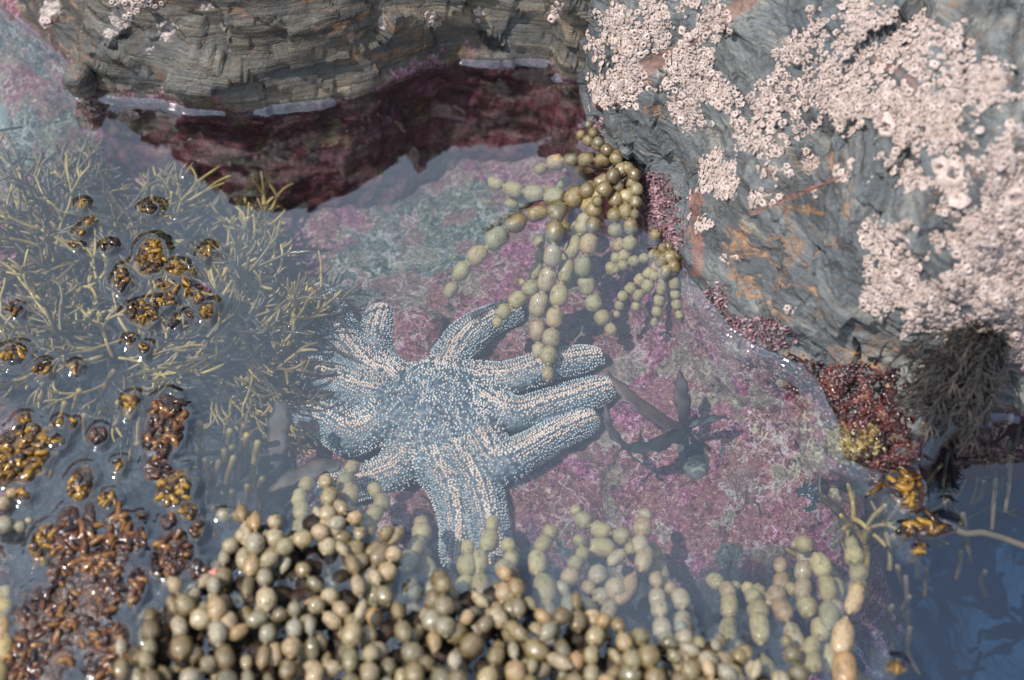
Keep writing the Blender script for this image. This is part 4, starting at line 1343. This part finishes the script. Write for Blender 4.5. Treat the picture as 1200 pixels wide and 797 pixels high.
# ------------------------------------------------------------------ submerged finger seaweed
def frond(mb_, q, head, length, r, depth, rg, zcap, curl=.42):
    """a forked finger: grows along head, splits in two, and again"""
    n = 7
    pts = [q]
    h = np.array(head, float)
    bend = np.array([rg.gauss(0, curl), rg.gauss(0, curl), rg.gauss(.0, curl * .5)])
    for k in range(n - 1):
        h = h + bend * .22
        h /= np.linalg.norm(h)
        q = q + h * length / (n - 1)
        if q[2] > zcap: q = np.array([q[0], q[1], zcap]); h[2] = -abs(h[2]) * .2
        pts.append(q)
    rad = r * np.linspace(1, .88, n)
    if depth == 0: rad = r * np.array([.95, 1, 1, .98, .95, .88, .65])
    mb_.tube(pts, rad, 6)
    if depth > 0:
        for sgn in (-1, 1):
            if depth == 1 and rg.random() < .18: continue
            ax = np.cross(h, [rg.gauss(0, .4), rg.gauss(0, .4), 1.0])
            ax /= np.linalg.norm(ax) + 1e-9
            h2 = h + ax * sgn * rg.uniform(.22, .50) + np.array([0, 0, rg.uniform(-.08, .14)])
            h2 /= np.linalg.norm(h2)
            frond(mb_, q, h2, length * rg.uniform(.55, .95), r * .93, depth - 1, rg, zcap, curl)


def tuft(px, py, a0, a1, lpx, nfr, label, r=.00145, rise=.5, seed=1, mat='finger', group='submerged finger seaweed tufts', depth=3):
    rg = random.Random(seed)
    c0 = PF(px, py, .012)
    root = thing('finger_seaweed', label, 'seaweed', c0, group)
    for k in range(nfr):
        a_ = R(a0 + (a1 - a0) * (k + rg.random()) / nfr)
        L = lpx / 1750.0 * rg.uniform(.6, 1.1)
        head = np.array([math.cos(a_), math.sin(a_) * 1.15, rg.uniform(.1, rise * 2)])
        head /= np.linalg.norm(head)
        start = np.array([rg.gauss(0, .008), rg.gauss(0, .008), rg.uniform(0, .014)])
        mb_ = MB()
        frond(mb_, start, head, L * .40, r * rg.uniform(.85, 1.1), depth, rg, -.0045 - c0[2] - rg.random() * .016)
        mb_.build('frond', M[mat], root)
    return root


TUFTS = [(170, 326, 30, 160, 138, 26, 'tall forked khaki seaweed fanning upward below the slab', .55), (272, 326, 20, 120, 100, 20, 'forked seaweed fanning up towards the dark red reflection', .5),
    (232, 418, -25, 55, 165, 30, 'khaki seaweed sweeping right over the sea star arms', .35), (120, 410, 140, 225, 120, 18, 'pale seaweed fanning out to the left edge', .3),
    (60, 310, 60, 200, 130, 20, 'feathery seaweed in the upper left of the pool', .5), (105, 345, 100, 210, 90, 12, 'small dim seaweed fan left of the amber group', .3),
    (160, 440, -100, 20, 110, 14, 'seaweed lying low beneath the small slanting tips', .25), (170, 400, 60, 150, 90, 14, 'upright seaweed under the white rimmed amber clump', .6),
    (285, 470, -30, 40, 110, 16, 'dim seaweed fringe crossing the left arms', .3), (320, 395, 0, 75, 80, 13, 'golden forked seaweed nearest the upper left arm', .6), (210, 280, 40, 140, 66, 16, 'short curly seaweed around the lone amber tips', .6), (20, 400, 120, 260, 70, 10, 'pale seaweed at the left edge by the ring shaped clump', .3), (100, 250, 60, 150, 70, 12, 'short seaweed under the three upper left tips', .6)]
for k, (x, y, a0, a1, L, nf, lb, rise) in enumerate(TUFTS):
    tuft(x, y, a0, a1, L, int(nf * 1.45), lb, seed=50 + k, rise=rise)
M['dimfinger'] = mat_simple('depth_dimmed_seaweed', [(.2, (.03, .025, .017)), (.5, (.075, .056, .034)), (.8, (.16, .105, .055))], 70, .6, 0, .2)  # darker copy of the finger weed; dimming by deep water put into colour
# upright single fingers
def finger_patch(lst, label, group, r=.0020, zt=-.008, mat='finger'):
    rg = random.Random(len(lst) + int(lst[0][0]))
    x0, y0 = lst[0][:2]
    c0 = PF(x0, y0, 0)
    root = thing('finger_seaweed', label, 'seaweed', c0, group)
    for (x, y, x1, y1) in lst:
        e = P(x1, y1, zt - rg.random() * .012)
        b = P(x, y, e[2] - .035)
        m = (b + e) / 2 + RNG.normal(size=3) * .0015
        mb_ = MB()
        mb_.tube(smooth_path([b, m, e], 9) - c0, r * np.linspace(.85, 1.1, 9), 7)
        mb_.build('frond', M[mat], root)
    return root


rg = random.Random(4)
finger_patch([(x + rg.gauss(0, 3), y, x + rg.gauss(4, 4), y - rg.uniform(25, 60)) for x, y in [(225, 600), (232, 560), (240, 590), (248, 575), (255, 610), (262, 580), (268, 540), (275, 590), (282, 560), (290, 600), (298, 575), (250, 630), (236, 615), (272, 615), (288, 540), (262, 550), (228, 530), (283, 535), (304, 600), (215, 575)]], 'upright pale fingers in front of the tall brown island', 'submerged finger seaweed tufts')
finger_patch([(x + rg.gauss(0, 3), y, x + rg.gauss(6, 6), y - rg.uniform(20, 45)) for x, y in [(62, 500), (92, 480), (80, 520), (135, 500), (150, 540), (105, 530), (165, 460), (60, 560), (120, 470), (140, 570), (100, 545), (45, 470), (160, 520), (172, 540)]], 'sparse pale fingers between the amber tips', 'submerged finger seaweed tufts', .0018)
finger_patch([(x + rg.gauss(0, 3), y, x + rg.gauss(0, 8), y - rg.uniform(25, 70)) for x, y in [(1075, 680), (1100, 640), (1130, 640), (1110, 600), (1160, 620), (1090, 590), (1145, 590), (1180, 600), (1060, 690), (1120, 680), (1050, 730), (1040, 760), (1062, 740), (1140, 660), (1085, 700), (1165, 570), (1185, 560), (1095, 560), (1120, 560), (1030, 790), (1070, 790), (1150, 700)]], 'dim fingers standing in the deep blue water', 'submerged finger seaweed tufts', .0017, -.03, 'dimfinger')
tuft(1015, 660, 60, 120, 130, 7, 'slim forked seaweed rising beside the big grey beads', .0021, .8, 91, depth=2)
tuft(1075, 610, 150, 260, 60, 12, 'short fingers spreading below the small amber tips', .0019, .4, 92, depth=1)
tuft(1130, 600, 0, 140, 90, 12, 'dim fingers spreading right over the deep water', .0015, .5, 93, 'dimfinger', depth=2)
tuft(1000, 660, 85, 130, 90, 4, 'brown forked fingers behind the grey beads', .0024, .8, 94, depth=1)
mb_ = MB()
mb_.tube(smooth_path([P(1105, 612, -.03), P(1130, 625, -.035), P(1155, 625, -.04), P(1200, 640, -.05), P(1240, 660, -.06)], 16), .0021, 7)
tag(mb_.build('fallen_seaweed', M['dimfinger']), 'single pale brown stem lying across the deep blue water', 'seaweed')


# ------------------------------------------------------------------ dark blades, chiton, limpet
def blade(pts, w0, root, c0, mat='strap', name='blade', thick=.00055):
    """a thin strap with thickness and a slightly wavy edge"""
    p = smooth_path(pts, 18)
    t = np.gradient(p, axis=0); t /= np.linalg.norm(t, axis=1)[:, None]
    s = np.linspace(0, 1, 18)
    wprof = w0 * np.clip(np.sin(math.pi * np.clip(s * .86 + .10, 0, 1)) ** .65, .12, 1) * (1 + .12 * np.sin(s * 21 + w0 * 900) + .10 * np.sin(s * 47) + RNG.uniform(-.09, .06, 18))
    side = np.cross(t, [0, 0, 1.0]); side /= np.linalg.norm(side, axis=1)[:, None]
    up = np.cross(side, t)
    V, F = [], []
    cols = 6
    for sgn in (1, -1):
        for k in range(18):
            for c in range(cols):
                u = -1 + 2 * c / (cols - 1)
                q = p[k] + side[k] * u * wprof[k] * .5 + up[k] * (sgn * thick * (1 - abs(u) ** 3 * .9) + .0009 * math.sin(k * .9 + u * 2) * abs(u))
                V.append(q - c0)
    o = 18 * cols
    for k in range(17):
        for c in range(cols - 1):
            a_ = k * cols + c
            F.append((a_, a_ + 1, a_ + cols + 1, a_ + cols))
            F.append((o + a_, o + a_ + cols, o + a_ + cols + 1, o + a_ + 1))
        for c in (0, cols - 1):
            a_ = k * cols + c
            F.append((a_, a_ + cols, o + a_ + cols, o + a_) if c == 0 else (a_ + cols, a_, o + a_, o + a_ + cols))
    for k in (0, 17):
        for c in range(cols - 1):
            a_ = k * cols + c
            F.append((a_, o + a_, o + a_ + 1, a_ + 1))
    m_ = MB(); m_.add(V, F)
    return m_.build(name, M[mat], root)


c0 = PF(805, 503, .012)
bw = thing('bladed_seaweed', 'dark brown seaweed of strap blades lying on the pink stone right of the sea star', 'seaweed', c0)
ZB = -.035
blade([P(803, 500, ZB), P(780, 494, ZB + .008), P(757, 480, ZB + .013), P(735, 462, ZB + .016), P(715, 440, ZB + .018)], .0105, bw, c0)
blade([P(804, 500, ZB), P(801, 480, ZB + .01), P(799, 460, ZB + .015), P(797, 435, ZB + .018)], .0105, bw, c0)
blade([P(806, 500, ZB), P(820, 494, ZB + .004), P(836, 491, ZB + .007), P(852, 487, ZB + .009)], .0058, bw, c0)
blade([P(806, 503, ZB), P(785, 514, ZB + .004), P(760, 524, ZB + .006), P(728, 524, ZB + .008)], .0100, bw, c0)
blade([P(738, 526, ZB + .008), P(724, 515, ZB + .010), P(713, 497, ZB + .014), P(709, 470, ZB + .017)], .0056, bw, c0)
blade([P(730, 524, ZB + .007), P(722, 534, ZB + .004), P(718, 548, ZB)], .0024, bw, c0)
blade([P(735, 527, ZB + .006), P(742, 537, ZB + .003), P(755, 545, ZB)], .0024, bw, c0)
hm = MB()
for k in range(16):
    q = P(806 + random.gauss(0, 5), 503 + random.gauss(0, 5), ZB - .004) - c0
    e = q + RNG.normal(size=3) * np.array([.004, .004, .003]) - np.array([0, 0, .004])
    hm.tube(smooth_path([q, (q + e) / 2 + RNG.normal(size=3) * .001, e], 5), .0016, 6)
hm.build('holdfast', M['darkmass'], bw)
for lst, wd, lb in [([(330, 470), (327, 495), (325, 520), (322, 560)], .0150, 'broad dim brown blade standing upright left of the sea star'), ([(400, 545), (375, 548), (345, 558), (315, 575)], .013, 'dark blade lying beneath the lower left sea star arm'), ([(350, 500), (362, 500), (372, 496)], .012, 'small dark blade on the left arm of the sea star')]:
    q0 = P(*lst[0], -.035)
    rt = thing('strap_blade', lb, 'seaweed', q0)
    blade([P(a_, b_, -.035 - .006 * k) for k, (a_, b_) in enumerate(lst)], wd, rt, q0)

# chiton
cq = PF(813, 537, .001)
ch = thing('chiton', 'small dark chiton with eight banded plates below the dark blades', 'chiton', cq)
yaw = R(8)
Rz = np.array(Matrix.Rotation(yaw, 3, 'Z'))
gm = MB()
V = []
for i in range(28):
    for j in range(9):
        a_ = 2 * math.pi * i / 28; b_ = j / 8 * math.pi / 2
        V.append((.0098 * math.cos(b_) * math.cos(a_), .0165 * math.cos(b_) * math.sin(a_), .0046 * math.sin(b_)))
gm.add(np.array(V) @ Rz.T, [(i * 9 + j, ((i + 1) % 28) * 9 + j, ((i + 1) % 28) * 9 + j + 1, i * 9 + j + 1) for i in range(28) for j in range(8)])
gm.build('girdle', M['chiton_gill'], ch)
for k in range(8):
    y0 = -.0115 + k * .0029
    wv = .0064 * math.sqrt(max(0.1, 1 - (y0 + .0014) ** 2 / .0145 ** 2))
    V, F = [], []
    for i in range(9):
        u = -1 + 2 * i / 8
        for j, (dy, dz) in enumerate(((-.0004, -.0006), (0.0, .0006), (.0018, .0012), (.0031, .0002))):
            V.append((u * wv, y0 + dy - .0010 * abs(u), .0022 + .0026 * math.sqrt(max(0, 1 - (u * .96) ** 2)) * math.sqrt(max(.05, 1 - (y0 + .0014) ** 2 / .016 ** 2)) + dz))
    for i in range(8):
        for j in range(3): F.append((i * 4 + j, (i + 1) * 4 + j, (i + 1) * 4 + j + 1, i * 4 + j + 1))
    pm = MB(); pm.add(np.array(V) @ Rz.T, F)
    pm.build('plate', M['chiton'], ch)

def cobble(px, py, dz, sx, sy, sz, label, seed):
    c0 = PF(px, py, dz)
    nu, nv = 90, 44
    A, B = np.meshgrid(np.linspace(0, 2 * math.pi, nu + 1)[:-1], np.linspace(-.5, math.pi / 2 - .02, nv), indexing='ij')
    V = np.stack([np.cos(B) * np.cos(A) * sx, np.cos(B) * np.sin(A) * sy, np.sin(B) * sz], -1)
    V = V * (1 + .14 * fbm(V, 45, 3, seed) + .07 * fbm(V, 170, 3, seed + 1))[..., None]
    m_ = MB()
    m_.add(V.reshape(-1, 3) + c0, [(i * nv + j, ((i + 1) % nu) * nv + j, ((i + 1) % nu) * nv + j + 1, i * nv + j + 1) for i in range(nu) for j in range(nv - 1)])
    tag(m_.build('stone', M['seabed']), label, 'stone')


cobble(487, 398, .002, .0235, .027, .018, 'rounded pink crusted stone between the two upper arms of the sea star', 61)
cobble(470, 612, .004, .026, .022, .016, 'rounded violet crusted stone between the lower arms of the sea star', 65)
# limpet
lq = PF(-4, 142, .0)
V, F = [], []
for k in range(12):
    f = k / 11
    for s in range(64):
        a_ = 2 * math.pi * s / 64
        r_ = (1 - f) ** .8 * (1 + .045 * math.cos(16 * a_))
        V.append((.017 * r_ * math.cos(a_) + .003 * f, .020 * r_ * math.sin(a_), .010 * f + .0012 * math.sin(f * 40) * .2))
for k in range(11):
    for s in range(64): F.append((k * 64 + s, k * 64 + (s + 1) % 64, (k + 1) * 64 + (s + 1) % 64, (k + 1) * 64 + s))
m_ = MB(); m_.add(np.array(V) + lq, F)
tag(m_.build('limpet', M['limpet']), 'ribbed grey green limpet shell at the upper left edge of the pool', 'limpet')
m_ = MB(); m_.tube(smooth_path([P(-20, 158, -.03), P(5, 152, -.028), P(26, 149, -.03)], 10), .0009, 6)
tag(m_.build('twig', M['redbrown']), 'thin brown weed stem beside the ribbed limpet', 'seaweed')
# scrap of pink weed by the heap
rt = thing('pink_weed', 'scrap of pink red weed at the upper edge of the bead heap', 'seaweed', P(253, 672, .004))
q0 = P(253, 672, .004)
blade([P(240, 680, .002), P(252, 672, .005), P(262, 665, .003)], .007, rt, q0, 'pinkfrond')


# ------------------------------------------------------------------ turf at the waterline
def turf(name, n, spots, mat, label, seed, h=.006, w=.0016, kind='stuff'):
    rg = np.random.default_rng(seed)
    mb_ = MB()
    pick = []
    px, py = proj(S2)
    d = np.zeros_like(px)
    for (x, y, a_, b_, s) in spots: d += s * np.exp(-((px - x) / a_) ** 2 - ((py - y) / b_) ** 2)
    area = np.linalg.norm(np.cross(np.gradient(S2, axis=0), np.gradient(S2, axis=1)), axis=-1)
    d = np.where(d > .25, d, 0) * area * (S2[..., 2] > -.03) * (S2[..., 2] < .045)
    idx = rg.choice(d.size, n, p=(d / d.sum()).ravel())
    for i in idx:
        q = S2.reshape(-1, 3)[i]; nn = NS2.reshape(-1, 3)[i]
        hd = nn + rg.normal(size=3) * .55
        hd /= np.linalg.norm(hd)
        L = h * rg.uniform(.4, 1.1)
        bd = rg.normal(size=3) * .45
        p = [q - nn * .001]
        for k in range(3):
            hd = hd + bd * .5; hd /= np.linalg.norm(hd)
            p.append(p[-1] + hd * L / 3)
        mb_.tube(p, w * rg.uniform(.6, 1.3) * np.array([.8, 1, 1.1, .6]), 5, .35)
    return tag(mb_.build(name, M[mat]), label, 'seaweed turf', None, kind)


turf('red_turf', 2600, [(960, 445, 50, 14, 1), (1000, 470, 35, 30, 1.1), (1010, 505, 28, 30, 1.2), (1020, 535, 30, 20, 1.1), (1040, 480, 30, 40, 1), (910, 425, 40, 10, .8), (1050, 545, 25, 14, .9)], 'turf_red', 'wet red brown and yellow turf of weed on the low ledge under the dark tuft', 3, .0038, .0017)
turf('yellow_turf', 700, [(1000, 525, 26, 14, 1), (1020, 515, 14, 14, .7), (985, 510, 14, 12, .6)], 'turf_yellow', 'yellow cream encrusting turf at the tip of the low ledge', 8, .0055, .0016)
turf('pink_turf', 1500, [(775, 235, 18, 20, 1), (785, 270, 18, 22, 1.1), (770, 215, 14, 14, .8), (880, 385, 40, 14, .8), (840, 350, 14, 20, .7), (900, 400, 30, 10, .8), (1000, 440, 30, 14, .5), (700, 150, 8, 18, .8)], 'turf_pink', 'pink crusty coralline turf along the waterline of the boulder', 4, .0042, .0010)

# ------------------------------------------------------------------ dark filamentous tuft on the boulder
apex, an_ = near_rock(1152, 398)
apex = apex + an_ * .003
ft = thing('filament_tuft', 'shaggy dark grey brown tuft of fine weed hanging from the boulder', 'seaweed', apex)
rg = random.Random(31)
for k in range(98):
    a_ = R(rg.triangular(186, 282, 236))
    Lp = rg.uniform(45, 135) * (1.0 if 195 < math.degrees(a_) < 275 else .75)
    ex, ey = 1152 + math.cos(a_) * Lp * .95, 400 - math.sin(a_) * Lp * .98
    zt = apex[2] * (1 - .65 * Lp / 145) + rg.uniform(-.006, .016)
    e = P(ex, ey, max(zt, .022))
    m1 = apex * .66 + e * .34 + np.array([rg.gauss(0, .005), rg.gauss(0, .005), .012 + rg.gauss(0, .004)])
    m2 = apex * .33 + e * .67 + np.array([rg.gauss(0, .006), rg.gauss(0, .006), .010 + rg.gauss(0, .004)])
    p = smooth_path([apex + RNG.normal(size=3) * .0015, m1, m2, e], 16)
    mb_ = MB()
    mb_.tube(p - apex, np.linspace(.0007, .00035, 16), 4)
    for i in range(3, 16):
        for j in range(4):
            t = p[i] - p[i - 1]; t /= np.linalg.norm(t)
            hd = t * .9 + np.array([rg.gauss(0, .6), rg.gauss(0, .6), rg.gauss(.05, .45)])
            hd /= np.linalg.norm(hd)
            L = rg.uniform(.004, .0105)
            s0 = p[i] - (p[i] - p[i - 1]) * rg.random()
            s1 = s0 + hd * L * .5; s2 = s1 + (hd + t * .7) / np.linalg.norm(hd + t * .7) * L * .5
            mb_.tube(np.array([s0, s1, s2]) - apex, np.array([.0004, .00038, .00022]), 3, cap=False)
    mb_.build('frond', M['tuft'], ft)

# ------------------------------------------------------------------ water
wx, wy = axis(-.44, .44, .00125, 4.0), axis(-.30, .40, .00125, 4.0)
H = np.zeros((len(wx), len(wy)))
i0 = np.searchsorted(wx, -.44 + 1e-6); j0 = np.searchsorted(wy, -.30 + 1e-6)
LAM = .0027
for (x, y, r_, h_) in STAMPS:
    if not (-.43 < x < .43 and -.29 < y < .39): continue
    wn_ = int((r_ + .011) / .00125) + 1
    ci = int(round((x + .44) / .00125)) + i0; cj = int(round((y + .30) / .00125)) + j0
    a0, a1, b0_, b1_ = max(ci - wn_, 0), ci + wn_ + 1, max(cj - wn_, 0), cj + wn_ + 1
    dx = wx[a0:a1, None] - x; dy = wy[None, b0_:b1_] - y
    dd = np.maximum(np.sqrt(dx * dx + dy * dy) - r_, 0)
    np.maximum(H[a0:a1, b0_:b1_], h_ * np.exp(-dd / LAM), out=H[a0:a1, b0_:b1_])
for _ in range(2):
    H = (H + np.roll(H, 1, 0) + np.roll(H, -1, 0) + np.roll(H, 1, 1) + np.roll(H, -1, 1)) / 5
XX, YY = np.meshgrid(wx, wy, indexing='ij')
QQ = np.stack([XX, YY, np.zeros_like(XX)], -1)
H += .00012 * fbm(QQ, 18, 2, 61) + .00004 * fbm(QQ, 60, 2, 62)
wme = mesh_np('water', np.stack([XX, YY, H], -1).reshape(-1, 3), grid_faces(len(wx), len(wy)))
water = link('water', wme, M['water'])
tag(water, 'still clear water of the tide pool', None, None, 'structure')

# ------------------------------------------------------------------ camera, light, sky
cd = bpy.data.cameras.new('camera')
cam = bpy.data.objects.new('camera', cd)
COL.objects.link(cam)
cam.location = Vector(CAM)
cam.rotation_euler = (math.pi / 2 - PITCH, 0, 0)
cd.lens = LENS; cd.sensor_width = 36; cd.sensor_fit = 'HORIZONTAL'
cd.clip_start = .02; cd.clip_end = 60
cd.dof.use_dof = True
fp = PF(530, 470, .02)
cd.dof.focus_distance = float((fp - CAM) @ FWD)
cd.dof.aperture_fstop = 4.5
scene.camera = cam

SUN_EL, SUN_AZ = R(61), R(108)         # azimuth measured to the left of straight ahead
sdir = Vector((-math.cos(SUN_EL) * math.sin(SUN_AZ), math.cos(SUN_EL) * math.cos(SUN_AZ), math.sin(SUN_EL)))
sl = bpy.data.lights.new('sun', 'SUN')
sl.energy = 4.9; sl.angle = R(.5); sl.color = (1, .95, .88)
so = bpy.data.objects.new('sun', sl)
COL.objects.link(so)
so.rotation_euler = sdir.to_track_quat('Z', 'Y').to_euler()
CLEAR_DIR, CLEAR_AT, CLOUD = (.95, -.10, .55), .79, .98 / .15
wd = bpy.data.worlds.new('World'); scene.world = wd
wd.use_nodes = True
nt = wd.node_tree
sky = nt.nodes.new('ShaderNodeTexSky')
sky.sky_type = 'NISHITA'; sky.sun_disc = False
sky.sun_elevation = SUN_EL
sky.sun_rotation = math.atan2(sdir.x, sdir.y)
sky.dust_density = 3.0; sky.air_density = 1.2
bg = nt.nodes['Background']
# a thin sheet of sunlit cloud, clearing to blue high on the right
def wn_(typ, **kw):
    nd = nt.nodes.new(typ)
    for k, v in kw.items(): setattr(nd, k, v)
    return nd
tc = wn_('ShaderNodeTexCoord')
nz = wn_('ShaderNodeTexNoise')
nz.inputs['Scale'].default_value = 2.6; nz.inputs['Detail'].default_value = 6; nz.inputs['Roughness'].default_value = .55
nt.links.new(tc.outputs['Generated'], nz.inputs['Vector'])
dp = wn_('ShaderNodeVectorMath', operation='DOT_PRODUCT')
nt.links.new(tc.outputs['Generated'], dp.inputs[0])
dp.inputs[1].default_value = CLEAR_DIR
ad = wn_('ShaderNodeMath', operation='MULTIPLY_ADD')
nt.links.new(nz.outputs['Fac'], ad.inputs[0]); ad.inputs[1].default_value = .55
nt.links.new(dp.outputs['Value'], ad.inputs[2])
rp = wn_('ShaderNodeMapRange', interpolation_type='SMOOTHSTEP')
nt.links.new(ad.outputs[0], rp.inputs['Value'])
rp.inputs['From Min'].default_value = CLEAR_AT + .18; rp.inputs['From Max'].default_value = CLEAR_AT - .22
rp.inputs['To Min'].default_value = .26; rp.inputs['To Max'].default_value = 1.0
mxw = wn_('ShaderNodeMix', data_type='RGBA')
nt.links.new(rp.outputs[0], mxw.inputs[0])
nt.links.new(sky.outputs[0], mxw.inputs[6])
mxw.inputs[7].default_value = (CLOUD * .76, CLOUD * .96, CLOUD * 1.24, 1)
nz2 = wn_('ShaderNodeTexNoise')
nz2.inputs['Scale'].default_value = 4.5; nz2.inputs['Detail'].default_value = 7; nz2.inputs['Roughness'].default_value = .6
nt.links.new(tc.outputs['Generated'], nz2.inputs['Vector'])
mr2 = wn_('ShaderNodeMapRange')
nt.links.new(nz2.outputs['Fac'], mr2.inputs['Value'])
mr2.inputs['From Min'].default_value = .35; mr2.inputs['From Max'].default_value = .65
mr2.inputs['To Min'].default_value = .80; mr2.inputs['To Max'].default_value = 1.24
vm = wn_('ShaderNodeVectorMath', operation='SCALE')
nt.links.new(mr2.outputs[0], vm.inputs['Scale'])
vm.inputs[0].default_value = (CLOUD * .76, CLOUD * .96, CLOUD * 1.24)
nt.links.new(vm.outputs[0], mxw.inputs[7])
nt.links.new(mxw.outputs[2], bg.inputs[0])
bg.inputs[1].default_value = .15
scene.view_settings.view_transform = 'Standard'
scene.view_settings.look = 'None'
scene.view_settings.exposure = 0.26
scene.view_settings.gamma = 1
scene.view_settings.use_curve_mapping = False
scene.cycles.use_denoising = True
scene.cycles.max_bounces = 8
scene.cycles.transparent_max_bounces = 12
